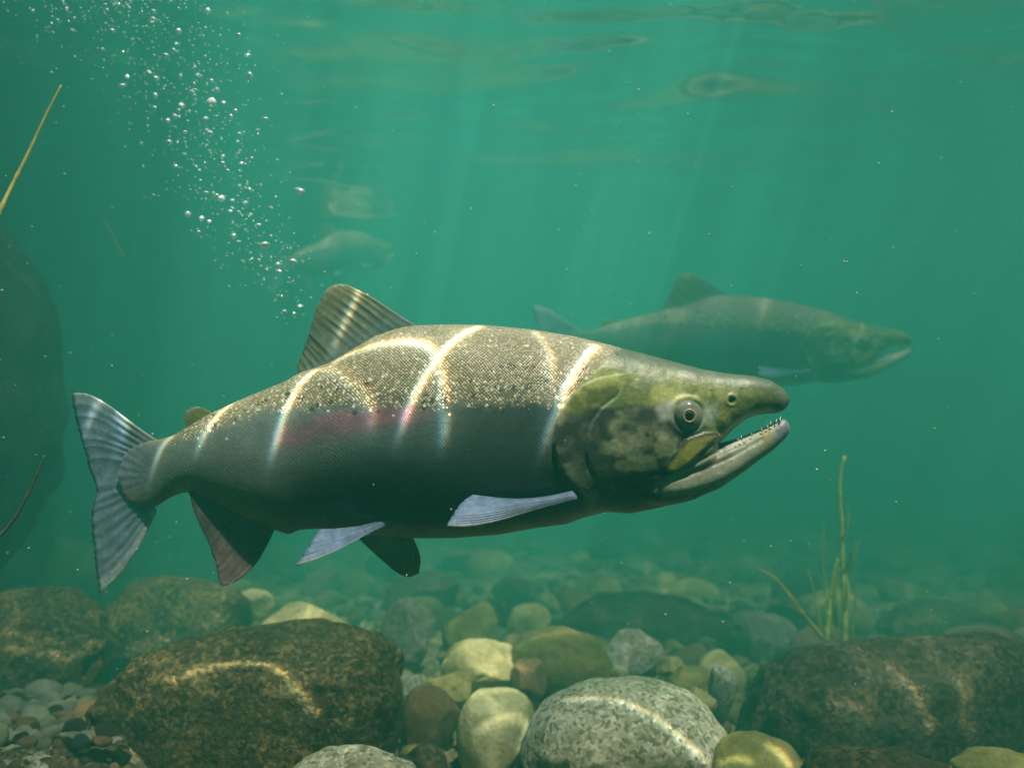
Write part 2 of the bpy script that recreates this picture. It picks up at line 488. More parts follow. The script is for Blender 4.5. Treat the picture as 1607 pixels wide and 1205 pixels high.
rock('pebble', (1072, 1078, 1124, 1118), 1.20, 'pale', 'yellow wedge shaped pebble at the right end of the granite boulder', 39, 'pebble', facets=9)
rock('cobble', (1112, 1044, 1160, 1130), 1.30, 'grey', 'upright pale grey cobble against the left side of the huge dark boulder', 40, 'cobble')
rock('rock', (-60, 1186, 118, 1290), .90, 'rust', 'rounded brown rock in the bottom left corner below the gravel', 41, deep=.7, facets=3)
rock('boulder', (60, 842, 165, 930), 2.50, 'olive', 'faint hazy boulder far behind the lower tail lobe', 42, 'boulder')
rock('boulder', (600, 900, 720, 985), 2.60, 'dark', 'dim green boulder far behind, below the pelvic fins', 43, 'boulder')
rock('boulder', (1010, 905, 1130, 965), 3.00, 'pale', 'pale boulder dissolving in green haze below the salmon chin', 44, 'boulder')
rock('boulder', (770, 905, 850, 960), 2.70, 'dark', 'dim dark hump far behind the pale wedge shaped stone', 45, 'boulder')
rock('cobble', (364, 926, 428, 972), 1.95, 'pale', 'small pale cobble above the left end of the pale angular block', 46, 'cobble')
rock('cobble', (840, 930, 880, 962), 2.4, 'pale', 'small bright cobble at the left tip of the long low dark boulder', 47, 'cobble')
rock('cobble', (1200, 1040, 1236, 1075), 1.5, 'rust', 'small rusty cobble peeping over the left of the huge dark boulder', 48, 'cobble')
rock('cobble', (598, 1060, 668, 1110), 1.28, 'grey', 'grey cobble just right of the small smooth cream cobble', 49, 'cobble')

# protoypes for the smaller stones, copied in loops
SHAPES = [rock_shape(100 + k, sub=4, facets=2 + k % 6, angular=.75, lump=.10, fine=.02) for k in range(14)]
SMALL = [rock_shape(130 + k, sub=3, facets=2 + k % 4, angular=.6, lump=.10, fine=.01) for k in range(10)]
def variants(shapes, keys):
    out = []
    for key in keys:
        for s in shapes:
            m = s.copy(); m.materials.clear(); m.materials.append(M[key]); out.append(m)
    return out
COB = variants(SHAPES, ['olive', 'olive', 'pale', 'grey', 'rust', 'dark'])
PEB = variants(SMALL, ['grey', 'grey', 'rust', 'granite', 'cream', 'dark'])

def stone(name, me, loc, half, label, cat, group):
    o = bpy.data.objects.new(name, me); COL.objects.link(o)
    o.location = loc; o.scale = half
    o.rotation_euler = (RND.uniform(-.35, .35), RND.uniform(-.35, .35), RND.uniform(0, 6.28))
    return tag(o, label, cat, group)

placed = [(r[0], r[1], max(r[2], r[3]) * .80) for r in ROCKS]
n = 0; tries = 0
while n < 190 and tries < 9000:
    tries += 1
    y = 1.15 + 4.2 * RND.random() ** 1.4
    x = RND.uniform(-1, 1) * (.66 * y + .1)
    r = RND.choice([.03, .035, .045, .06, .08, .10]) * (.8 + .12 * y)
    if any((x - a) ** 2 + (y - b) ** 2 < (c + r * .75) ** 2 for a, b, c in placed): continue
    placed.append((x, y, r * .75)); n += 1
    z = float(bed_z(x, y)) + r * .28
    far = y > 2.2
    stone('cobble', RND.choice(COB), (x, y, z), (r, r * RND.uniform(.7, 1), r * RND.uniform(.5, .75)),
          'blurred cobble fading into the green haze of the far riverbed' if far else 'mid sized cobble wedged among the named rocks of the near riverbed',
          'cobble', 'far cobbles on the hazy riverbed' if far else 'near cobbles on the riverbed')
# gravel pocket at the lower left
np_ = 0; tries = 0; pl = []
while np_ < 150 and tries < 9000:
    tries += 1
    y = RND.uniform(.92, 1.22); px = RND.uniform(-30, 175)
    x = (px - CX) / F_PX * y
    r = RND.choice([.006, .008, .010, .012, .015, .02]) * 1.15
    if any((x - a) ** 2 + (y - b) ** 2 < ((c + r) * .95) ** 2 for a, b, c in pl): continue
    pl.append((x, y, r)); np_ += 1
    z = -.415 - .055 * (y - .92) / .3 + r * .3
    stone('pebble', RND.choice(PEB), (x, y, z), (r * 1.2, r, r * RND.uniform(.7, 1.0)),
          'small rounded pebble in the gravel pocket at the lower left', 'pebble', 'pebbles of the gravel pocket')
# gravel bank the pocket lies on + loose gravel between the stones (nobody could count it)
def scatter_mesh(name, n, fn, mats):
    v, f = ico(2); f = np.array(f); V = []; Fc = []; mi = []
    for k in range(n):
        c, h = fn()
        a = RND.uniform(0, 6.28); ca, sa = math.cos(a), math.sin(a)
        p = v * (1 + .18 * np.sin(v[:, [1, 2, 0]] * 3 + k)) * np.array(h)
        p = np.c_[p[:, 0] * ca - p[:, 1] * sa, p[:, 0] * sa + p[:, 1] * ca, p[:, 2]] + np.array(c)
        Fc.append(f + len(v) * k); V.append(p); mi.append(np.full(len(f), k % len(mats)))
    me = mesh_np(name, np.concatenate(V), np.concatenate(Fc))
    for m in mats: me.materials.append(M[m])
    me.polygons.foreach_set('material_index', np.concatenate(mi).astype(np.int32))
    return me
def gfn():
    y = .95 + 3.2 * RND.random() ** 1.5; x = RND.uniform(-1, 1) * (.66 * y + .1)
    r = .006 + .022 * RND.random() ** 2
    return (x, y, float(bed_z(x, y)) + r * .3 - .004), (r * 1.2, r, r * .85)
g = link('gravel', scatter_mesh('gravel', 3200, gfn, ['grey', 'olive', 'rust', 'dark', 'dark']))
g['kind'] = 'stuff'
def gfn2():
    y = RND.uniform(.85, 1.3); x = (RND.uniform(-60, 190) - CX) / F_PX * y
    r = RND.uniform(.006, .014)
    return (x, y, -.422 - .055 * (y - .92) / .3), (r * 1.2, r, r * .8)
g = link('gravel', scatter_mesh('gravel', 500, gfn2, ['dark', 'grey', 'dark', 'rust']))
g['kind'] = 'stuff'
gx = grid_axis(-1.05, -.45, .02, -1.3, -.35); gy = grid_axis(.8, 1.35, .02, .72, 1.4)
X, Y = np.meshgrid(gx, gy)
edge = sstep(0, .15, np.minimum(np.minimum(X - X.min(), X.max() - X), np.minimum(Y - Y.min(), Y.max() - Y)))
Zb = -.432 - .055 * (Y - .92) / .3 + .01 * fbm2(X * 30, Y * 30, 4)
gb = link('gravel_bank', grid_mesh('gravel_bank', X, Y, Zb * edge + (bed_z(X, Y) - .08) * (1 - edge)), M['bed']); gb['kind'] = 'structure'

# fuzzy algae along the mossy boulder
def algae(parent, n, mat):
    me = parent.data; vs = np.array([v.co[:] for v in me.vertices]); nr = np.array([v.normal[:] for v in me.vertices])
    ok = np.where(nr[:, 2] > -.1)[0]; V = []; Fc = []
    for k in range(n):
        i = int(RND.choice(ok)); p = vs[i]; nn = nr[i] + np.array([RND.uniform(-.5, .5), RND.uniform(-.5, .5), RND.uniform(0, .6)])
        L = RND.uniform(.0012, .004); w = np.cross(nn, [RND.uniform(-1, 1), RND.uniform(-1, 1), .3]); w = w / (np.linalg.norm(w) + 1e-9) * .0004
        b = len(V); V += [p - w - nr[i] * .001, p + w - nr[i] * .001, p + nn * L * .6 + w * .7, p + nn * L + np.array([.0008, 0, 0])]
        Fc.append((b, b + 1, b + 2, b + 3))
    o = link('algae', mesh_np('algae', np.array(V), Fc, False), mat, parent); o['kind'] = 'stuff'
algae(brown, 1600, M['algae'])
algae(right_b, 900, M['algae'])

# dark trunk at the left edge
tr_me = rock_shape(61, sub=6, facets=2, angular=.3, lump=.12, fine=.05, half=(.36, .26, .42))
trunk = link('submerged_trunk', tr_me, M['trunk'])
trunk.location = (-1.13, 1.36, -.01); trunk.rotation_euler = (0, math.radians(-5), 0)
tag(trunk, 'dark waterlogged trunk standing in shade at the left edge behind the tail', 'trunk')

# ------------------------------------------------------------------ tubes (stalks)
def tube_mesh(name, pts, rad, seg=8):
    pts = np.asarray(pts, float); V = []; Fc = []
    for i, p in enumerate(pts):
        t = pts[min(i + 1, len(pts) - 1)] - pts[max(i - 1, 0)]; t /= np.linalg.norm(t)
        a = np.cross(t, [0, 1, .1]); a /= np.linalg.norm(a); b = np.cross(t, a)
        for s in range(seg):
            q = 2 * math.pi * s / seg
            V.append(p + rad[i] * (a * math.cos(q) + b * math.sin(q)))
    for i in range(len(pts) - 1):
        for s in range(seg):
            Fc.append((i * seg + s, i * seg + (s + 1) % seg, (i + 1) * seg + (s + 1) % seg, (i + 1) * seg + s))
    Fc += [tuple(range(seg))[::-1], tuple(range((len(pts) - 1) * seg, len(pts) * seg))]
    me = mesh_np(name, np.array(V), Fc); fix_normals(me); return me

def stalk(name, pxs, y, r0, r1, mat, label=None, cat=None, parent=None, n=40, dy=0):
    q = resample(pxs, n)
    P = np.array([pt(a, b, y + dy * k / n) for k, (a, b) in enumerate(q)])
    rad = np.linspace(r0, r1, n)
    for k in range(4, n, 9): rad[k] *= 1.35          # nodes
    if parent is not None: P = P - np.array(parent.location)
    o = link(name, tube_mesh(name, P, rad), mat, parent)
    if label: tag(o, label, cat)
    return o

stalk('grass_stalk', [(-6, 345), (12, 305), (45, 240), (70, 185), (96, 134)], .80, .0022, .0009, M['stalk'], 'thin straw coloured grass stalk slanting up the left edge', 'stalk', dy=.05)
stalk('twig', [(196, 408), (180, 375), (166, 350), (150, 335)], 1.5, .0016, .0008, M['twig'], 'faint thin dark twig hanging in the haze right of the trunk', 'twig')
stalk('twig', [(-10, 850), (20, 820), (45, 775), (70, 715)], .80, .002, .001, M['twig'], 'thin brownish twig in front of the dark trunk, left of the tail', 'twig')
reed_base = pt(1318, 1000, 1.62)
reed = empty('reed_plant', tuple(reed_base), 'yellow green reed plant growing up behind the huge dark boulder', 'plant')
stalk('stem', [(1324, 1010), (1326, 950), (1321, 880), (1322, 850), (1320, 808), (1317, 790), (1318, 740), (1326, 715)], 1.62, .0065, .0028, M['reed'], parent=reed)
stalk('stem', [(1296, 1005), (1302, 945), (1308, 900), (1315, 876)], 1.60, .0045, .003, M['reed'], parent=reed)
stalk('stem', [(1290, 1000), (1262, 965), (1240, 935), (1215, 905), (1190, 892)], 1.58, .0042, .0016, M['stalk'], parent=reed)
stalk('stem', [(1288, 985), (1277, 925), (1268, 892)], 1.70, .0025, .0012, M['reed'], parent=reed)
def blade(name, pxs, y, w, mat, parent):
    q = resample(pxs, 16); V = []; Fc = []
    for k, (a, b) in enumerate(q):
        p = pt(a, b, y - .03 * k / 16) - np.array(parent.location); t = k / 15.0
        ww = w * math.sin(math.pi * min(1, .12 + t * .88)) + .0004
        for sx, sy in ((-1, 0), (0, -.25), (1, 0), (0, .25)): V.append(p + np.array([ww * sx, ww * sy, 0]))
        if k:
            i = 4 * (k - 1)
            for s in range(4): Fc.append((i + s, i + (s + 1) % 4, i + 4 + (s + 1) % 4, i + 4 + s))
    Fc += [(0, 1, 2, 3), tuple(4 * 15 + s for s in (3, 2, 1, 0))]
    me = mesh_np(name, np.array(V), Fc); fix_normals(me); link(name, me, mat, parent)
stalk('stem', [(1306, 1000), (1296, 930), (1290, 870), (1293, 820)], 1.74, .003, .001, M['reed'], parent=reed)
stalk('stem', [(1336, 1000), (1344, 930), (1340, 880), (1350, 845)], 1.70, .003, .001, M['stalk'], parent=reed)
blade('leaf', [(1262, 965), (1240, 950), (1215, 948)], 1.58, .004, M['stalk'], reed)
blade('leaf', [(1321, 905), (1334, 880), (1343, 850)], 1.62, .004, M['reed'], reed)
blade('leaf', [(1322, 860), (1326, 840), (1330, 815), (1331, 790)], 1.62, .003, M['reed'], reed)
blade('leaf', [(1312, 985), (1308, 930), (1318, 890)], 1.64, .005, M['reed'], reed)
blade('leaf', [(1326, 960), (1330, 930), (1328, 900)], 1.61, .004, M['reed'], reed)
lf = empty('leaf', tuple(pt(1415, 950, 1.75)), 'small pale sunken leaf in the haze right of the reed plant', 'leaf')
blade('leaf_blade', [(1398, 957), (1415, 951), (1434, 941)], 1.75, .006, M['reed'], lf)

# ------------------------------------------------------------------ the salmon
FD = 0.75
TOP = [(184, 742), (188, 724), (196, 709), (210, 699), (235, 691), (251, 689), (275, 682), (299, 667), (329, 649), (389, 622), (448, 598), (468, 586), (515, 570), (550, 550), (587, 528), (620, 516), (649, 510.5), (711, 509), (764, 510), (836, 517), (898, 527), (941, 537), (1015, 556), (1060, 568), (1100, 579), (1141, 586), (1182, 590), (1210, 597), (1229, 610), (1238, 626)]
BOT = [(184, 750), (188, 768), (196, 783), (210, 793), (235, 798), (248, 794), (260, 785), (275, 777), (293, 772), (311, 775), (344, 795), (389, 816), (431, 830), (446, 836), (456, 839), (468, 831), (504, 829), (581, 838), (651, 844), (714, 844), (783, 838.5), (840, 828), (888, 822), (908, 814), (949, 803), (990, 805), (1031, 797), (1086, 783), (1127, 766), (1168, 738), (1210, 708), (1234, 686), (1239, 670)]
HALF = [(184, 1.4), (200, 2.6), (215, 4.6), (235, 10.5), (275, 22), (311, 29), (389, 45), (468, 58), (587, 70), (711, 76), (836, 77), (900, 75), (960, 71), (1031, 62), (1086, 51), (1127, 42), (1168, 32), (1210, 23), (1240, 14)]
def prof(tab, x, sm=9):
    t = np.array(tab, float); xx = np.arange(t[0, 0], t[-1, 0] + .5, 1.0); yy = np.interp(xx, t[:, 0], t[:, 1])
    k = np.hanning(2 * sm + 3)[1:-1]; k /= k.sum()
    pad = np.r_[2 * yy[0] - yy[1:sm + 1][::-1], yy, 2 * yy[-1] - yy[-sm - 1:-1][::-1]]
    return np.interp(x, xx, np.convolve(pad, k, 'valid'))
def bend(px):                                     # the tail swings a little away from the camera
    return FD + .035 * np.clip((620 - np.asarray(px, float)) / 430, 0, 1) ** 2 - .012 * np.clip((np.asarray(px, float) - 900) / 340, 0, 1) ** 1.5

def loft(stations, seg=56, ex=1.0):
    """stations: px, top, bottom, half thickness in px"""
    V = []; Fc = []
    for (x, t, b, w) in stations:
        y = float(bend(x)); s = y / F_PX
        zc = (CY - (t + b) / 2) * s; h = (b - t) / 2 * s; xx = (x - CX) * s
        for k in range(seg):
            a = 2 * math.pi * k / seg; ca, sa = math.cos(a), math.sin(a)
            V.append((xx, y + w * s * math.copysign(abs(ca) ** ex, ca), zc + h * sa))
    n = len(stations)
    for i in range(n - 1):
        for k in range(seg):
            k2 = (k + 1) % seg
            Fc.append((i * seg + k, i * seg + k2, (i + 1) * seg + k2, (i + 1) * seg + k))
    Fc += [tuple(range(seg))[::-1], tuple(range((n - 1) * seg, n * seg))]
    return V, Fc

def build_body():
    bm_v = []; bm_f = []
    def add(vf):
        o = len(bm_v); bm_v.extend(vf[0]); bm_f.extend([tuple(i + o for i in f) for f in vf[1]])
    xs = np.arange(184, 1126, 3.0)
    T = prof(TOP, xs); B = prof(BOT, xs); W = prof(HALF, xs)
    st = []
    for x, t, b, w in zip(xs, T, B, W):
        if x > 1100:                              # round off inside the mouth
            q = (x - 1100) / 26; r = math.sqrt(max(0.02, 1 - q * q)); m = 690
            t, b, w = t + (m - t) * (1 - r) * .55, b + (m - b) * (1 - r) * .8, w * r
        st.append((x, t, b, w))
    add(loft(st))
    # upper jaw with its hooked snout
    UL = [(1030, 720), (1080, 712), (1112, 704), (1130, 692), (1147, 675), (1168, 658), (1185, 651), (1201, 649), (1214, 649), (1224, 647), (1232, 641), (1238, 630)]
    xs = np.arange(1030, 1239, 2.0); T = prof(TOP, xs, 4); L = prof(UL, xs, 3); T = T + 7 * (1 - sstep(1030, 1085, xs)); W = prof([(1030, 46), (1060, 48), (1086, 47), (1127, 39), (1168, 31), (1200, 25), (1222, 20), (1234, 13), (1238, 7)], xs, 3)
    L = np.maximum(L, T + 3)
    add(loft(list(zip(xs, T, L, W)), ex=.85))
    # lower jaw with its knob
    LU = [(1000, 730), (1060, 716), (1112, 705), (1136, 694), (1163, 686), (1196, 673), (1212, 664), (1222, 658), (1231, 657), (1237, 662), (1240, 670)]
    xs = np.arange(1000, 1240, 2.0); B = prof(BOT, xs, 4); U = prof(LU, xs, 3); B = B - 8 * (1 - sstep(1000, 1060, xs)); W = prof([(1000, 46), (1040, 49), (1060, 48.5), (1112, 41), (1163, 28), (1200, 20), (1220, 16), (1234, 11), (1240, 5)], xs, 3)
    B = np.maximum(B, U + 4)
    add(loft(list(zip(xs, U, B, W)), ex=.9))
    me = mesh_np('raw', np.array(bm_v), bm_f)
    fix_normals(me)
    tmp = bpy.data.objects.new('raw', me); COL.objects.link(tmp)
    r = tmp.modifiers.new('r', 'REMESH'); r.mode = 'VOXEL'; r.voxel_size = .00135
    s = tmp.modifiers.new('s', 'SMOOTH'); s.factor = .5; s.iterations = 5
    dg = bpy.context.evaluated_depsgraph_get()
    out = bpy.data.meshes.new_from_object(tmp.evaluated_get(dg))
    bpy.data.objects.remove(tmp); bpy.data.meshes.remove(me)
    return out

OPERC = [(1000, 584), (965, 589), (938, 594), (915, 605), (897, 620), (882, 640), (873, 665), (869, 695), (873, 722), (884, 745), (902, 764), (935, 786)]
PREOP = [(978, 604), (969, 623), (944, 642), (930, 662), (922, 685), (920, 708), (927, 733), (942, 752), (965, 768)]
SCALE_END = [(1010, 520), (966, 552), (938, 580), (905, 606), (880, 640), (868, 692), (876, 728), (912, 768), (930, 820)]
MAXIL = [(1122, 678), (1104, 679), (1076, 689), (1056, 711), (1042, 731), (1046, 742), (1066, 740), (1092, 717), (1114, 696), (1130, 684)]
EYE = (1079.5, 652.0)

def paint_body(me):
    n = len(me.vertices); co = np.empty(n * 3, np.float32); me.vertices.foreach_get('co', co); co = co.reshape(-1, 3).astype(float)
    no = np.empty(n * 3, np.float32); me.vertices.foreach_get('normal', no); no = no.reshape(-1, 3).astype(float)
    pxc = CX + co[:, 0] / FD * F_PX
    yc = bend(pxc); off = co[:, 1] - yc
    ynear = yc - np.abs(off)
    px = CX + co[:, 0] / ynear * F_PX; py = CY - co[:, 2] / ynear * F_PX
    side = np.sign(off)
    # ---- relief of the head
    dO, tO = poly_dist(px, py, OPERC, True); dP, tP = poly_dist(px, py, PREOP, True)
    inO = 1 - sstep(0, 26, np.abs(dO))
    fade = sstep(0, .12, tO) * (1 - sstep(.92, 1, tO))
    front = dO < 0 if np.median(dO[(px > 980) & (px < 1000) & (np.abs(py - 690) < 20)]) < 0 else dO > 0
    head = (px > 860) & (px < 1010)
    sO = np.where(front, np.abs(dO), -np.abs(dO)); hd = sstep(850, 870, px) * (1 - sstep(985, 1010, px))
    fs = sstep(-2.5, 2.5, sO)
    lift = (fs * .0030 * (1 - sstep(0, 45, sO)) - (1 - fs) * .0010 * (1 - sstep(0, 14, -sO))) * fade * hd
    fP = sstep(0, .15, tP) * (1 - sstep(.8, 1, tP)); frP = np.sign(np.median(dP[(px > 985) & (px < 1005) & (np.abs(py - 690) < 20)])) * dP
    groove = (sstep(-2.2, 2.2, frP) * .0016 * (1 - sstep(0, 40, frP)) - .0008 * np.exp(-((frP + 3) / 3) ** 2)) * fP * hd
    mx = soft_poly(px, py, MAXIL, 2.5)
    lift = lift + groove + .0022 * mx
    eyed = np.hypot(px - EYE[0], py - EYE[1])
    lift += -.004 * (1 - sstep(12, 24, eyed)) + .0012 * np.exp(-((eyed - 28) / 5) ** 2)
    nost = np.hypot(px - 1148, py - 628); lift += -.003 * (1 - sstep(2, 6, nost)) + .0008 * np.exp(-((nost - 8) / 3) ** 2)
    jawline, _ = poly_dist(px, py, [(1020, 745), (1060, 741), (1100, 722), (1135, 705), (1165, 695)])
    lift += -.0016 * np.exp(-(jawline / 3.0) ** 2)
    jl2, _ = poly_dist(px, py, [(1060, 752), (1100, 738), (1150, 716), (1195, 690)]); lift += -.0010 * np.exp(-(jl2 / 4.0) ** 2)
    flat = np.abs(off) > .004
    lift += .0012 * (fbm2(px / 30, py / 30, 5) - .5) * sstep(870, 960, px)
    co2 = co + no * (lift * flat)[:, None]
    me.vertices.foreach_set('co', co2.astype(np.float32).ravel()); me.update()
    # ---- colours (albedo)
    nz = fbm2(px / 26, py / 26, 1, 5); nf = fbm2(px / 7, py / 7, 2, 4); nb = fbm2(px / 70, py / 50, 8, 3)
    top = prof(TOP, np.clip(px, 184, 1238)); bot = prof(BOT, np.clip(px, 184, 1239))
    rel = np.clip((py - top) / np.maximum(bot - top, 5), 0, 1)
    C = np.array
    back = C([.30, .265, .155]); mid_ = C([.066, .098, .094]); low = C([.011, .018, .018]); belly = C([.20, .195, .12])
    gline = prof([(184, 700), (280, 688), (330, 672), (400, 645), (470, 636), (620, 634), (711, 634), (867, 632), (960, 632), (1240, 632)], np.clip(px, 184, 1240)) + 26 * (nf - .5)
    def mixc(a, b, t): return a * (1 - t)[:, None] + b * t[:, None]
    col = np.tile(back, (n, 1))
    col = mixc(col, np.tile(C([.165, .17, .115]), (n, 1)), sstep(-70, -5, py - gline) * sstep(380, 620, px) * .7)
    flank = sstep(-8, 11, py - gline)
    fl = mixc(np.tile(mid_ * 1.75, (n, 1)), np.tile(low, (n, 1)), sstep(.46, .74, rel + .10 * (nz - .5)) * sstep(260, 480, px))  # lower flank painted darker, as shade under light from above
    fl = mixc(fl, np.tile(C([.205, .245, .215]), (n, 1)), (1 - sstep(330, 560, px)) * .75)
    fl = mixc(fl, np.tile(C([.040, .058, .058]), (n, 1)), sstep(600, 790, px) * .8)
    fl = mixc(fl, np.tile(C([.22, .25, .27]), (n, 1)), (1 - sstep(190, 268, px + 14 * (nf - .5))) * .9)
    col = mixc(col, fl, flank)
    ang = np.arctan2(py - 745, 262 - px)
    tw = (1 - sstep(192, 258, px + 34 * (nf - .5) + 14 * np.abs(np.sin(9 * ang)))) * .95
    col = mixc(col, np.tile(C([.25, .335, .41]), (n, 1)) * (.72 + .28 * np.sin(30 * ang + 4 * nz))[:, None], tw)
    dk, tk = poly_dist(px, py, [(425, 700), (480, 680), (540, 662), (600, 652), (700, 645)])
    pink = np.exp(-(dk / 21) ** 2) * sstep(0, .15, tk) * (1 - sstep(.75, 1, tk)) * (.55 + .9 * (nz - .3)) * flank
    col = mixc(col, np.tile(C([.27, .13, .165]), (n, 1)), np.clip(pink * 1.15, 0, .8))
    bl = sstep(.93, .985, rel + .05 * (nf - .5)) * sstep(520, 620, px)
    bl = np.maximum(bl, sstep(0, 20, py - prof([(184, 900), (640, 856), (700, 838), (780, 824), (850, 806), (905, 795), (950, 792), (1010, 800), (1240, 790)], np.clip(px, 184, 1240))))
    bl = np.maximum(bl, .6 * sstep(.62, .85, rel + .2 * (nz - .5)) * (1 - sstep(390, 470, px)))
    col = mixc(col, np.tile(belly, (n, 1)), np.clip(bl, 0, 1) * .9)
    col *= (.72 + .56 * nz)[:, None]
    # black spots on the back
    rs = np.random.RandomState(5)
    for k in range(85):
        sx = rs.uniform(300, 925); lo_ = np.interp(sx, [300, 400, 500, 925], [655, 632, 600, 560]); hi_ = np.interp(sx, [300, 400, 925], [675, 655, 632])
        sy = rs.uniform(lo_, hi_); sr = rs.uniform(2.0, 5.5) * (.7 if sx < 450 else 1)
        d = np.hypot(px - sx, (py - sy) * 1.1) + 2.5 * (nf - .5)
        col = mixc(col, np.tile(C([.035, .04, .035]), (n, 1)), (1 - sstep(sr * .6, sr * 1.1, d)) * .85)
    # head
    hm = poly_dist(px, py, SCALE_END, True)[0]
    if np.median(hm[(px > 1050)]) < 0: hm = -hm
    hmask = sstep(-4, 4, hm + 8 * (nf - .5)) * (px > 840)
    olive = mixc(np.tile(C([.15, .185, .055]), (n, 1)), np.tile(C([.36, .37, .11]), (n, 1)), sstep(.40, .60, nb * .35 + nz * .5 + nf * .15))
    crown = sstep(0, 46, py - top)
    olive = mixc(np.tile(C([.115, .145, .095]), (n, 1)), olive, crown)
    cheek = mixc(np.tile(C([.040, .045, .036]), (n, 1)), np.tile(C([.21, .24, .13]), (n, 1)), sstep(.47, .60, fbm2(px / 30 + 3.1, py / 27, 31, 5)))
    pale = soft_poly(px, py, [(950, 665), (975, 655), (1000, 668), (1040, 660), (1062, 690), (1010, 700), (1000, 720), (970, 716), (955, 695)], 9)
    cheek = mixc(cheek, np.tile(C([.36, .39, .22]), (n, 1)), pale * np.clip(1.7 * fbm2(px / 16, py / 16, 61, 4) - .3, 0, 1))
    dkp = soft_poly(px, py, [(885, 648), (930, 645), (955, 660), (945, 700), (965, 740), (940, 770), (905, 750), (880, 700)], 10)
    cheek = mixc(cheek, np.tile(C([.045, .052, .042]), (n, 1)), dkp * .75)
    dk2 = soft_poly(px, py, [(975, 640), (1060, 652), (1058, 690), (1030, 672), (985, 660)], 8)
    cheek = mixc(cheek, np.tile(C([.055, .058, .05]), (n, 1)), dk2 * .7)
    hb = sstep(-9, 9, py - prof([(840, 640), (900, 646), (980, 634), (1040, 640), (1110, 672), (1240, 690)], np.clip(px, 840, 1240)) + 26 * (nz - .5))
    hc = mixc(olive, cheek, hb)
    pe = soft_poly(px, py, [(1028, 640), (1045, 628), (1062, 634), (1056, 660), (1036, 660)], 6)
    hc = mixc(hc, np.tile(C([.38, .42, .35]), (n, 1)), pe * .8)
    pe = soft_poly(px, py, [(1100, 636), (1126, 630), (1128, 654), (1112, 668), (1100, 664)], 7)
    hc = mixc(hc, np.tile(C([.36, .42, .36]), (n, 1)), pe * .7)
    chin = soft_poly(px, py, [(945, 752), (990, 742), (1040, 735), (1062, 745), (1020, 768), (1050, 778), (1100, 772), (1060, 796), (990, 812), (930, 800)], 8)
    hc = mixc(hc, np.tile(C([.016, .020, .017]), (n, 1)), chin * .92)
    # lower jaw
    lj = soft_poly(px, py, [(1010, 768), (1030, 752), (1060, 742), (1100, 722), (1140, 700), (1190, 678), (1245, 640), (1250, 690), (1210, 720), (1160, 750), (1090, 774), (1040, 780)], 4)
    ljc = mixc(np.tile(C([.31, .33, .23]), (n, 1)), np.tile(C([.09, .08, .06]), (n, 1)), soft_poly(px, py, [(1075, 745), (1110, 725), (1150, 708), (1146, 722), (1105, 742)], 6) * .85)
    ljc = mixc(ljc, np.tile(C([.78, .78, .70]), (n, 1)), np.exp(-(poly_dist(px, py, [(1130, 702), (1165, 688), (1200, 672), (1225, 660)])[0] / 5.5) ** 2) * .9)
    ljc = mixc(ljc, np.tile(C([.56, .57, .44]), (n, 1)), soft_poly(px, py, [(1050, 768), (1100, 752), (1160, 722), (1200, 700), (1196, 714), (1150, 744), (1090, 768)], 7) * .7)
    ljc = mixc(ljc, np.tile(C([.19, .21, .27]), (n, 1)), sstep(1208, 1226, px) * .85)
    ljc = mixc(ljc, np.tile(C([.42, .33, .10]), (n, 1)), soft_poly(px, py, [(1192, 680), (1212, 672), (1208, 692), (1196, 694)], 4) * .7)
    ljc = mixc(ljc, np.tile(C([.045, .05, .04]), (n, 1)), np.exp(-((poly_dist(px, py, [(1085, 778), (1130, 756), (1170, 732)])[0] + 5 * nf) / 3.5) ** 2) * .7)
    lj = lj * sstep(1005, 1070, px + 20 * (nf - .5))
    hc = mixc(hc, ljc, lj)
    under = soft_poly(px, py, [(1060, 800), (1110, 770), (1170, 735), (1240, 695), (1245, 760), (1100, 830)], 3) * (1 - lj)
    hc = mixc(hc, np.tile(C([.30, .30, .21]), (n, 1)), under * .8)
    # upper lip
    ul, _ = poly_dist(px, py, [(1125, 690), (1146, 672), (1168, 656), (1186, 647), (1215, 643)])
    hc = mixc(hc, np.tile(C([.50, .50, .40]), (n, 1)), np.exp(-(ul / 4.5) ** 2) * .85)
    hc = mixc(hc, np.tile(C([.07, .05, .04]), (n, 1)), (1 - sstep(4, 9, np.hypot(px - 1220, py - 638))) * .8)
    mxc = mixc(np.tile(C([.36, .35, .075]), (n, 1)), np.tile(C([.04, .045, .025]), (n, 1)), 1 - sstep(1, 8, poly_dist(px, py, MAXIL + [MAXIL[0]])[0] + 4 * (nf - .5)))
    hc = mixc(hc, mxc, mx)
    hc = mixc(hc, np.tile(C([.02, .022, .018]), (n, 1)), (1 - sstep(2, 5, nost)))
    for fx, fy, fr in ((1116, 613, 2.2), (1163, 609, 2), (1170, 640, 1.5), (1073, 602, 1.5)):
        hc = mixc(hc, np.tile(C([.03, .03, .02]), (n, 1)), 1 - sstep(fr * .5, fr * 1.3, np.hypot(px - fx, py - fy)))
    seam = np.maximum(np.exp(-((dO) / 1.7) ** 2) * fade, np.exp(-(dP / 1.5) ** 2) * .75 * sstep(0, .1, tP)) * head
    hc = mixc(hc, np.tile(C([.30, .38, .38]), (n, 1)), np.clip(seam, 0, 1) * np.clip(1.6 * fbm2(px / 11, py / 11, 55, 3) - .25, 0, .85))
    fp = fbm2(px / 2.6, py / 2.6, 77, 2)
    hc *= (.70 + .26 * nf + .34 * nz)[:, None]
    hc = mixc(hc, hc * .35, sstep(.72, .80, fp) * .4)
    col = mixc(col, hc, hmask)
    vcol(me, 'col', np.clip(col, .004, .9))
    scal = (1 - hmask) * (1 - .55 * flank) * (1 - .55 * sstep(.6, .85, rel)) * sstep(215, 275, px)
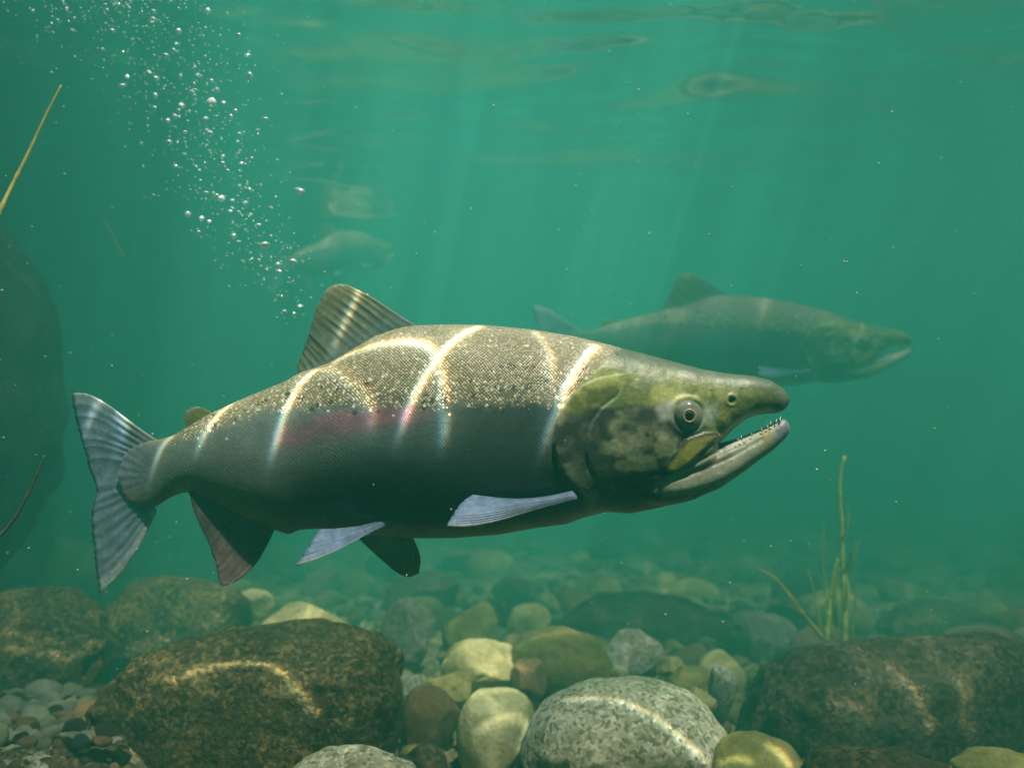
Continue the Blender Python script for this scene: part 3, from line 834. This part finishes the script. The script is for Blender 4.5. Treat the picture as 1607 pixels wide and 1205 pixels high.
    glint = (1 - hmask) * (1 - flank) * (.42 + .25 * (nz - .5)) * sstep(240, 330, px)
    band = np.exp(-((py - gline + 18) / 24.0) ** 2) * (1 - hmask) * .55 * sstep(260, 330, px) + .16 * (1 - flank) * (1 - hmask)
    vcol(me, 'msk', np.stack([scal, glint, band], 1))
    tt = np.arctan2((top + bot) / 2 - py, np.maximum(1, np.abs(off) * F_PX / FD) * (bot - top) / 2 / np.maximum(prof(HALF, np.clip(px, 184, 1239)), 3))
    v = tt * (bot - top) / 2 * FD / F_PX * .8
    vvec(me, 'suv', np.stack([co[:, 0] + (side > 0) * 3.1, v, v * 0], 1))

fish_c = pt(700, 690, FD)
salmon = empty('salmon', tuple(fish_c), 'big dark spawning salmon in front, mouth open, gold scaled back crossed by bright light bands', 'fish', 'salmon swimming to the right')
def part(name, me, mat, parent=salmon):
    me.transform(__import__('mathutils').Matrix.Translation(-Vector(fish_c)))
    return link(name, me, mat, parent)

body_me = build_body()
paint_body(body_me)
part('body', body_me, M['skin'])

def fin(name, base, tip, yb, yt, colfn, edge0=None, edge1=None, N=72, R=22, th=.0016, rays=20, ripple=.0012, belly=0.0, part_fn=part):
    b = resample(base, N); t = resample(tip, N)
    u = np.linspace(0, 1, N)[:, None]; r = np.linspace(0, 1, R)[None, :]
    P = b[:, None, :] * (1 - r[..., None]) + t[:, None, :] * r[..., None]
    for e, i, wgt in ((edge0, 0, (1 - u) ** 2), (edge1, -1, u ** 2)):
        if e is not None:
            q = resample(e, R); straight = b[i][None] * (1 - r[0][:, None]) + t[i][None] * r[0][:, None]
            P = P + wgt[..., None] * (q - straight)[None]
    # frayed trailing edge
    fr = (vn2(np.arange(N) * .9, np.zeros(N), 4) - .5)[:, None] * 3.0 * (r ** 6)
    P[..., 0] += fr
    fy = lambda a: a(u) if callable(a) else a
    Yc = fy(yb) * (1 - r) + fy(yt) * r + belly * np.sin(math.pi * r) * np.sin(math.pi * u)
    rip = np.sin(2 * math.pi * rays * u + 9 * (vn2(u * 6, u * 0, 3) - .5) + 1.5 * r * vn2(u * 15, u * 0, 8)) * (.35 + .65 * vn2(u * 11, r * 3, 5)) * ripple * np.sqrt(r) * np.clip(1.2 - r, .3, 1)
    thick = th * (1 - .8 * r) * (.4 + .6 * np.sin(math.pi * np.clip(u, .04, .96)))
    V = []
    for s in (-1, 1):
        Y = Yc + rip + s * thick / 2
        Xw = (P[..., 0] - CX) / F_PX * Yc; Zw = (CY - P[..., 1]) / F_PX * Yc
        V.append(np.stack([Xw, Y, Zw], -1).reshape(-1, 3))
    i = np.arange(N * R).reshape(N, R)
    q = np.stack([i[:-1, :-1], i[1:, :-1], i[1:, 1:], i[:-1, 1:]], -1).reshape(-1, 4); o = N * R
    rim = list(i[:, 0]) + list(i[-1, 1:]) + list(i[::-1, -1][1:]) + list(i[0, ::-1][1:-1])
    rf = [(rim[k], rim[(k + 1) % len(rim)], rim[(k + 1) % len(rim)] + o, rim[k] + o) for k in range(len(rim))]
    Fc = [tuple(a) for a in q.tolist()] + [tuple(a[::-1]) for a in (q + o).tolist()] + [tuple(int(z) for z in a) for a in rf]
    me = mesh_np(name, np.concatenate(V), Fc); fix_normals(me)
    U = np.broadcast_to(u, (N, R)); Rr = np.broadcast_to(r, (N, R))
    ray = np.sin(2 * math.pi * rays * U + 9 * (vn2(U * 6, U * 0, 3) - .5) + 1.5 * Rr * vn2(U * 15, U * 0, 8))
    ray = ray * (.45 + .55 * vn2(U * 11, Rr * 3, 5)) + .35 * np.sin(4 * math.pi * rays * U + 5 * vn2(U * 9, Rr * 2, 9)) * sstep(.4, .8, Rr)
    nz = fbm2(P[..., 0] / 14, P[..., 1] / 14, 6, 4)
    c = colfn(U, Rr, ray, nz).reshape(-1, 3)
    vcol(me, 'col', np.clip(np.concatenate([c, c]), .004, .9))
    return part_fn(name, me, M['fin'])

def tone(a, b, t): return np.asarray(a) * (1 - t)[..., None] + np.asarray(b) * t[..., None]
def c_dorsal(u, r, ray, nz):
    c = tone((.30, .31, .21), (.04, .04, .03), sstep(.05, .75, -ray) * .92)
    c = tone(c, (.20, .25, .26), (1 - sstep(.1, .5, r)) * .7)
    c = tone(c, (.42, .34, .16), sstep(.6, .9, r) * sstep(.35, .7, u) * .7)
    return tone(c, (.55, .55, .48), sstep(.90, 1, r) * sstep(.5, .9, u) * .6) * (.6 + .8 * nz)[..., None]
def c_tail(u, r, ray, nz):
    c = tone((.27, .37, .46), (.09, .13, .18), sstep(.0, .9, -ray) * .75 * (1 - sstep(.55, .8, u) * .75))
    c = tone(c, (.22, .24, .20), (1 - sstep(.05, .45, r)) * (1 - sstep(.3, .6, u)) * .6)
    c = tone(c, (.55, .62, .62), np.maximum(1 - sstep(0, .07, u), sstep(.88, 1, u)) * .85)
    c = tone(c, (.05, .08, .12), sstep(.95, 1, r) * .6)
    return c * (.65 + .7 * nz)[..., None]
def c_anal(u, r, ray, nz):
    c = tone((.085, .080, .06), (.03, .03, .025), sstep(-.2, .9, ray) * .7)
    c = tone(c, (.36, .23, .235), sstep(.35, .7, r) * sstep(.35, .75, u) * .8)
    c = tone(c, (.62, .58, .52), sstep(.93, 1, r) * sstep(.72, .9, u) * .9)
    return c * (.65 + .7 * nz)[..., None]
def c_blue(u, r, ray, nz):
    c = tone((.33, .46, .68), (.20, .29, .47), sstep(-.3, .9, ray) * .6)
    c = tone(c, (.20, .29, .46), (1 - sstep(.05, .5, u)) * .6)
    c = tone(c, (.55, .55, .50), sstep(.86, .97, u) * .7)
    return c * (.7 + .6 * nz)[..., None]
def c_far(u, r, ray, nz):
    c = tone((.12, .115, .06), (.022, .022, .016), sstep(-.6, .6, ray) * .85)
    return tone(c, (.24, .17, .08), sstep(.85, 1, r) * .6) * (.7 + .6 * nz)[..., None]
def c_adip(u, r, ray, nz):
    return tone((.30, .29, .10), (.40, .44, .36), sstep(.6, 1, r)) * (.7 + .6 * nz)[..., None]

tb = float(bend(200))
fin('tail_fin', [(232, 696), (226, 730), (226, 765), (234, 797)], [(111, 619), (119, 661), (131, 700), (144, 748), (155, 771), (147, 785), (143, 820), (149, 873), (155, 929)],
    tb, lambda u: tb + .02 - .02 * u, c_tail, edge0=[(246, 690), (233, 682), (203, 660), (165, 631), (135, 616), (111, 617)], edge1=[(246, 802), (227, 843), (203, 882), (180, 911), (155, 931)], N=110, th=.004, rays=15, ripple=.0010)
fin('dorsal_fin', [(468, 590), (515, 578), (550, 560), (587, 540), (655, 519)], [(466, 574), (472, 560), (480, 540), (496, 485), (507, 461), (518, 449), (534, 445), (546, 448)],
    lambda u: bend(470 + 185 * u), lambda u: bend(500) + .008, c_dorsal, edge1=[(655, 512), (618, 489), (584, 466), (560, 454), (546, 448)], th=.0035, rays=13, ripple=.0006)
fin('adipose_fin', [(298, 674), (332, 654)], [(289, 664), (288, 652), (296, 641), (310, 638)], float(bend(310)), float(bend(310)), c_adip, edge1=[(332, 648), (322, 641), (310, 638)], N=30, R=12, th=.004, rays=2, ripple=.0002)
fin('anal_fin', [(296, 766), (345, 786), (390, 807), (432, 822)], [(297, 779), (308, 813), (326, 847), (341, 890), (344, 917), (352, 920), (366, 914)],
    lambda u: bend(296 + 134 * u), lambda u: bend(340) - .012, c_anal, edge1=[(433, 826), (419, 856), (404, 882), (386, 902), (366, 914)], th=.0035, rays=13, ripple=.0007)
bw = .75 / F_PX
fin('pectoral_fin', [(904, 771), (906, 782)], [(741, 776), (724, 788), (710, 809), (701, 825)], FD - 66 * bw, lambda u: FD - 66 * bw - .012 - .034 * u, c_blue,
    edge0=[(898, 770), (853, 780), (801, 783), (741, 776)], edge1=[(906, 782), (867, 792), (835, 801), (783, 818), (734, 827), (701, 825)], th=.003, rays=13, ripple=.0007, belly=-.004)
fin('pelvic_fin', [(612, 810), (610, 822)], [(501, 830), (490, 848), (480, 865), (463, 888)], FD - 40 * bw, lambda u: FD - 40 * bw - .008 - .030 * u, c_blue,
    edge0=[(608, 810), (574, 824), (530, 829), (501, 830)], edge1=[(610, 822), (581, 835), (553, 851), (511, 873), (463, 888)], th=.003, rays=10, ripple=.0006)
fin('pelvic_fin', [(566, 832), (646, 836)], [(612, 890), (626, 900), (640, 906), (652, 902), (656, 899)], FD + 38 * bw, FD + 38 * bw + .018, c_far,
    edge0=[(560, 842), (585, 866), (612, 890)], edge1=[(646, 840), (656, 860), (661, 879), (656, 899)], th=.003, rays=8, ripple=.0010)
fin('pectoral_fin', [(904, 771), (906, 782)], [(741, 790), (724, 800), (710, 815), (705, 828)], FD + 66 * bw, FD + 66 * bw + .028, c_far,
    edge1=[(906, 782), (867, 792), (835, 801), (783, 818), (734, 827), (705, 828)], th=.003, rays=10, ripple=.0007)

# eyes: iris ball, copper ring, pupil
for sgn in (-1, 1):
    dpt = float(bend(1080)) + sgn * 50.5 * bw
    c = pt(EYE[0], EYE[1], float(bend(1080)) - 50.5 * bw); c[1] = dpt
    v, f = ico(4); R_ = 22.5 * bw
    e = part('eye', mesh_np('eye', v * np.array([R_, R_ * .55, R_]) + c, f), M['iris'])
    V = []; Fc = []
    for k in range(40):
        a = 2 * math.pi * k / 40
        for j in range(8):
            b = 2 * math.pi * j / 8; rr = 9.0 * bw + 1.5 * bw * math.cos(b)
            V.append((c[0] + rr * math.cos(a), c[1] + sgn * (R_ * .50 + 1.2 * bw * math.sin(b)), c[2] + rr * math.sin(a)))
            Fc.append((k * 8 + j, ((k + 1) % 40) * 8 + j, ((k + 1) % 40) * 8 + (j + 1) % 8, k * 8 + (j + 1) % 8))
    me = mesh_np('iris_ring', np.array(V), Fc); fix_normals(me); part('iris_ring', me, M['ring'], e)
    v, f = ico(3)
    part('pupil', mesh_np('pupil', v * np.array([7.2, 3.6, 7.2]) * bw + c + np.array([0, sgn * R_ * .46, 0]), f), M['pupil'], e)
# teeth of the lower jaw tip and upper lip
for sgn in (-1, 1):
    for (tx, ty, h, w) in ((1223, 660, 8, 2.0), (1217, 662, 6, 1.7), (1210, 666, 7, 1.9), (1203, 670, 5, 1.6), (1196, 674, 4, 1.5), (1164, 687, 5, 1.6), (1157, 689, 3, 1.4), (1180, 681, 3, 1.4)):
        wj = prof([(1000, 60), (1060, 52), (1112, 41), (1163, 28), (1200, 20), (1220, 16), (1234, 11), (1240, 5)], tx, 3) * .72
        y = float(bend(tx)) + sgn * wj * bw
        s = y / F_PX; V = []; Fc = []
        for k in range(7):
            a = 2 * math.pi * k / 7
            V.append(((tx - CX) * s + w * .8 * s * math.cos(a), y + w * s * math.sin(a), (CY - ty - 3.5) * s))
        V.append(((tx + (2.5 if tx % 2 else -1.0) - CX) * s, y, (CY - ty + h) * s))
        Fc = [(k, (k + 1) % 7, 7) for k in range(7)] + [tuple(range(7))[::-1]]
        part('tooth', mesh_np('tooth', np.array(V), Fc), M['tooth'])

def bent(root, k, dz):                             # the copies hold their bodies in other curves
    for o in [root] + list(root.children_recursive):
        if o.type == 'MESH':
            m = o.data.copy(); co = np.empty(len(m.vertices) * 3, np.float32); m.vertices.foreach_get('co', co); co = co.reshape(-1, 3)
            t = np.clip(.12 - co[:, 0], 0, None)
            co[:, 1] += k * t ** 2; co[:, 2] += dz * t ** 2
            m.vertices.foreach_set('co', co.ravel()); m.update(); o.data = m

# second salmon behind, and a third far off
s2 = copy_tree(salmon)
s2['label'] = 'hazy green salmon swimming behind the head of the big one'
Y2 = 2.05; k2 = 575 / 1128 * Y2 / FD
s2.scale = (k2, k2, k2 * .84)
s2.location = pt(1161, 542, Y2); s2.rotation_euler = (0, math.radians(4.0), math.radians(3))
bent(s2, .12, .08)
s3 = copy_tree(salmon); bent(s3, .6, -.1)
s3['label'] = 'faint pale salmon far off in the haze, right of the bubbles'
s3.scale = (.80, .80, .80); s3.location = pt(548, 398, 3.0); s3.rotation_euler = (0, math.radians(-6), math.radians(58))

# ------------------------------------------------------------------ water surface: ripples, and light and shade painted into the transmission
bpy.context.view_layer.update()
dg = bpy.context.evaluated_depsgraph_get()
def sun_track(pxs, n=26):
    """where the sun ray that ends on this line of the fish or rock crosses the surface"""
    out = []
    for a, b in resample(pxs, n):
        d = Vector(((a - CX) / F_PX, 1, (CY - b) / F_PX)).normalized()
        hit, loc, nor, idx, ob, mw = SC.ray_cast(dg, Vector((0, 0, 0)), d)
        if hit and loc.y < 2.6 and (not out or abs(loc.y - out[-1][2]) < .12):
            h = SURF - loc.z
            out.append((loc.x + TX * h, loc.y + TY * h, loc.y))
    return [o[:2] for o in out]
TRACKS = []   # painted light lines: polyline, strength, width, fade at the start and end
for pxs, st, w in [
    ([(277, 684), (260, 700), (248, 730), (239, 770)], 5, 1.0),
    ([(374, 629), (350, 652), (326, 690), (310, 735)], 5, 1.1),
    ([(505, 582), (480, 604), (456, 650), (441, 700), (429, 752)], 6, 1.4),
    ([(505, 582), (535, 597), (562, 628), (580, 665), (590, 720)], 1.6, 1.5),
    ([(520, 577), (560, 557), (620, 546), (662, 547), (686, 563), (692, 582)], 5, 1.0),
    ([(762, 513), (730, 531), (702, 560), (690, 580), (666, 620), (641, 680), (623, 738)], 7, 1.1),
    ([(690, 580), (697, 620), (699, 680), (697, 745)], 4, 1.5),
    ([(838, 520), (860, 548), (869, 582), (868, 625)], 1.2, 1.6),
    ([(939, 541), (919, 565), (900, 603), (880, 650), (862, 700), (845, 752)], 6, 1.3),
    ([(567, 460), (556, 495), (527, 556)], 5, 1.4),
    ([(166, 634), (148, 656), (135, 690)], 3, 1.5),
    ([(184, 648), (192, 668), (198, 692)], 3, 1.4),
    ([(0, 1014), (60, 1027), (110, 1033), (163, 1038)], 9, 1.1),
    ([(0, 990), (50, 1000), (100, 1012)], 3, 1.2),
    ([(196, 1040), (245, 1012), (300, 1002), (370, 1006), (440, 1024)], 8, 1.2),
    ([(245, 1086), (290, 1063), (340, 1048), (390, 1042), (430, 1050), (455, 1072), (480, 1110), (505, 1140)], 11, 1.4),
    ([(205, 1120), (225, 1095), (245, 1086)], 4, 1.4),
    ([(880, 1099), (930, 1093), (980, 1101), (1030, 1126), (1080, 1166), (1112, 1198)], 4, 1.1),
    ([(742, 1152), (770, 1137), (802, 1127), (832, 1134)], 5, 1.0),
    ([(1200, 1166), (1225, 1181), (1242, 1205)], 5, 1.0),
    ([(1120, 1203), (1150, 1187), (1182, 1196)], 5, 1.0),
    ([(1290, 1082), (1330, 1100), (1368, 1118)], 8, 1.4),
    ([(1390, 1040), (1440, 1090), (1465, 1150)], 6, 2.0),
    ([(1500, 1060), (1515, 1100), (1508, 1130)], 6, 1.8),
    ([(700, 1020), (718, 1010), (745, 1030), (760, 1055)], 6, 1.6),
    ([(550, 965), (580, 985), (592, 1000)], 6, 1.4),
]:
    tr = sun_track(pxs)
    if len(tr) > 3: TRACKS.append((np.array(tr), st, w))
print('tracks', len(TRACKS))

ax = grid_axis(-.95, 1.0, .0018, -24, 24, 1.035); ay = grid_axis(.25, 1.22, .0022, -14, 32, 1.035)
X, Y = np.meshgrid(ax, ay)
cy_ = Y * .9 + .12 * fbm2(X * 2.1, Y * 2.1, 70, 2)
Z = SURF + .040 * (fbm2(X * 1.9, cy_ * 4.5, 40, 2) - .5) + .023 * (fbm2(X * 4.5, cy_ * 11, 43, 2) - .5) + .0035 * (fbm2(X * 18, cy_ * 30, 47, 2) - .5) * (1 - .5 * sstep(1.2, 2.0, Y))
shape = X.shape
paint_rgb = np.ones(shape + (3,))
for ch, sh in enumerate((-.0008, 0.0, .0008)):                # slight colour fringe painted on the light lines
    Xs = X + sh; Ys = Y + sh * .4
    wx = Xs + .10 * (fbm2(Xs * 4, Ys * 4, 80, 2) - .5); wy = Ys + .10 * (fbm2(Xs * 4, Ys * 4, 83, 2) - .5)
    net = np.zeros(shape)  # painted web of caustic light
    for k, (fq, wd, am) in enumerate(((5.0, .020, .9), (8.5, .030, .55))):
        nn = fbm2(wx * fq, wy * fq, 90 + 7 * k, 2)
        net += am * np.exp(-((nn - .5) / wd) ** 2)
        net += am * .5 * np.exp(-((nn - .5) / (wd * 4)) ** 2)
    off_fish = 1 - np.exp(-((Y - .496) / .065) ** 2) * sstep(-.60, -.5, X) * (1 - sstep(.50, .6, X))   # strip over the fish: no net, painted brighter
    bedl = sstep(.58, .66, Y)  # net painted stronger over the bed
    f = .78 - .06 * bedl + (.55 + .42 * bedl) * net * off_fish + .42 * (1 - off_fish)
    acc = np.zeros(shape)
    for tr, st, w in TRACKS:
        if tr[:, 1].mean() > .58: st, w = st * .62, w * .85       # light lines painted for the rocks are toned down
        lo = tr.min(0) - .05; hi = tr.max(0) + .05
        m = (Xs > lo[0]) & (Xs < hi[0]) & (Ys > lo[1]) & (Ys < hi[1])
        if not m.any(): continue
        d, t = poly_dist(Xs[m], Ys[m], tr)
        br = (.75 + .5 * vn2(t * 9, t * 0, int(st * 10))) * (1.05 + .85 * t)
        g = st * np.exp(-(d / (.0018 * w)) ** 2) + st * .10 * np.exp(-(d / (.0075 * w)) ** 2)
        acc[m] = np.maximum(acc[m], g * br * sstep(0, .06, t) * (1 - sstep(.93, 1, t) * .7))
    paint_rgb[..., ch] = f + acc
painted_dim = np.exp(-(((X + .15) / 1.85) ** 2 + ((Y - 2.0) / 2.8) ** 2))       # broad pool of light painted into the surface tint
painted_dim = .16 + .84 * painted_dim
painted_dim *= .10 + .90 * sstep(-1.10, -.38, X)  # shade painted along the left side
painted_dim *= 1 - .65 * np.exp(-(((X + .35) / .45) ** 2 + ((Y - 2.95) / .5) ** 2))  # painted shade over the far salmon
painted_dim *= 1 - .70 * np.exp(-(((X - .68) / .60) ** 2 + ((Y - 1.84) / .32) ** 2))   # painted shade over the second salmon
shade = .05 + .95 * sstep(.26, .40, Y)  # painted dimming of the light entering near the camera
paint_rgb *= (painted_dim * shade)[..., None]
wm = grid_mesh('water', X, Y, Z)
vcol(wm, 'painted_light', paint_rgb.reshape(-1, 3))
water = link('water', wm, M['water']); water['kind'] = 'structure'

# ------------------------------------------------------------------ added dark ring that blocks the low sky seen through the rippled surface
th_ = np.linspace(0, 2 * math.pi, 181)
rows = []
for k, (rr, hh) in enumerate(((44, SURF + .3), (46, 14), (52, 28), (62, 42), (80, 55), (110, .9))):
    hz = hh * (1 if k in (0, 5) else 1) + (0 if k in (0, 5) else 7 * (fbm2(np.cos(th_) * 9 + k, np.sin(th_) * 9, 12, 3) - .5))
    rows.append((rr * np.cos(th_), rr * np.sin(th_), np.zeros_like(th_) + hz))
HX, HY, HZ = (np.array([r_[i] for r_ in rows]) for i in range(3))
sky_blocker = link('sky_blocker', grid_mesh('sky_blocker', HX, HY, HZ), mat_plain('dark sky blocker', (.05, .07, .03), .9, .1, .4, .5)); sky_blocker['kind'] = 'structure'

# ------------------------------------------------------------------ bubbles
BUB = []
v, f = ico(3)
for k in range(9):
    a = 1 + .45 * (fbm3(v * 1.3 + 5 * k, k, 2) - .5)
    p = v * a[:, None] * np.array([1.0 + .12 * (k % 3), 1.0, (.55, .7, .85, 1)[k % 4]])
    m = mesh_np('bubble', p, f); m.materials.append(M['bubble']); BUB.append(m)
def bubble(px, py, r, y, label):
    o = bpy.data.objects.new('bubble', RND.choice(BUB)); COL.objects.link(o)
    o.location = pt(px, py, y); s = r * y / F_PX; o.scale = (s, s, s)
    o.rotation_euler = (RND.uniform(-.3, .3), RND.uniform(-.3, .3), RND.uniform(0, 6))
    tag(o, label, 'bubble', 'air bubbles rising behind the dorsal fin')
for px, py, r, lab in ((470, 300, 7, 'single large air bubble floating apart to the right of the bubble stream'),
                       (460, 411, 6.5, 'round air bubble at the right edge of the stream, nearest above the dorsal fin'),
                       (416, 385, 8, 'flattened wide air bubble in the cluster midway down the stream'),
                       (192, 135, 6, 'bright air bubble at the left side of the upper stream'),
                       (332, 161, 6.5, 'bright domed air bubble on the right rim of the upper stream'),
                       (241, 32, 5.5, 'bright air bubble high in the stream near the water surface')):
    bubble(px, py, r, .95, lab)
path = np.array([(478, 490), (440, 440), (400, 385), (350, 300), (325, 210), (290, 140), (240, 70), (190, 0), (170, -20)], float)
spread = [24, 38, 48, 60, 70, 85, 100, 110, 110]
for k in range(288):
    t = RND.random() ** .75 * (len(path) - 1); i = min(int(t), len(path) - 2); q = path[i] * (1 - t + i) + path[i + 1] * (t - i)
    sp = spread[i]
    px = q[0] + RND.gauss(0, sp * .72); py = q[1] + RND.gauss(0, 22)
    r = min(4.7, RND.lognormvariate(.72, .50)); r = max(r, .9)
    bubble(px, py, r, RND.uniform(.85, 1.15), 'small bright air bubble in the stream rising behind the dorsal fin')

fine = []
for k in range(900):
    t = RND.random() ** .6 * (len(path) - 1); i = min(int(t), len(path) - 2); q = path[i] * (1 - t + i) + path[i + 1] * (t - i)
    y = RND.uniform(.85, 1.15)
    fine.append((pt(q[0] + RND.gauss(0, spread[i] * .9), q[1] + RND.gauss(0, 25), y), RND.uniform(.6, 1.4) * y / F_PX))
v1, f1 = ico(2); f1 = np.array(f1)
fb = link('fine_bubbles', mesh_np('fine_bubbles', np.concatenate([v1 * r_ * np.array([1, 1, .8]) + c_ for c_, r_ in fine]), np.concatenate([f1 + len(v1) * k for k in range(len(fine))])), M['bubble']); fb['kind'] = 'stuff'

# drifting silt
vv, ff = ico(1); ff = np.array(ff); V = []; Fc = []
for k in range(1100):
    y = RND.uniform(.25, 1.7); px = RND.uniform(-40, 1650); py = RND.uniform(-20, 1100)
    r = RND.choice([.35, .45, .6, .8, 1.3]) * 1.22 / F_PX * min(y, 1.0)
    if y < .5: r *= .6
    V.append(vv * r * np.array([RND.uniform(.7, 1.5), 1, RND.uniform(.7, 1.3)]) + pt(px, py, y)); Fc.append(ff + len(vv) * k)
silt = link('suspended_silt', mesh_np('suspended_silt', np.concatenate(V), np.concatenate(Fc)), M['silt']); silt['kind'] = 'stuff'

# ------------------------------------------------------------------ the green water itself
N = NT('green water body')
pv = N.n('VolumePrincipled')
pv.inputs['Color'].default_value = (.092, .595, .455, 1)
pv.inputs['Absorption Color'].default_value = (0, 0, 0, 1)
pv.inputs['Density'].default_value = 0.50
pv.inputs['Anisotropy'].default_value = 0.2
N.l(pv.outputs[0], N.out.inputs['Volume'])
x0, x1, y0, y1, z0, z1 = -26, 26, -16, 34, -3.2, SURF + .12
hv = [(x, y, z) for z in (z0, z1) for y in (y0, y1) for x in (x0, x1)]
hf = [(0, 2, 3, 1), (4, 5, 7, 6), (0, 1, 5, 4), (2, 6, 7, 3), (0, 4, 6, 2), (1, 3, 7, 5)]
haze = link('haze', mesh_np('haze', np.array(hv, float), hf, False), N.m); haze['kind'] = 'stuff'
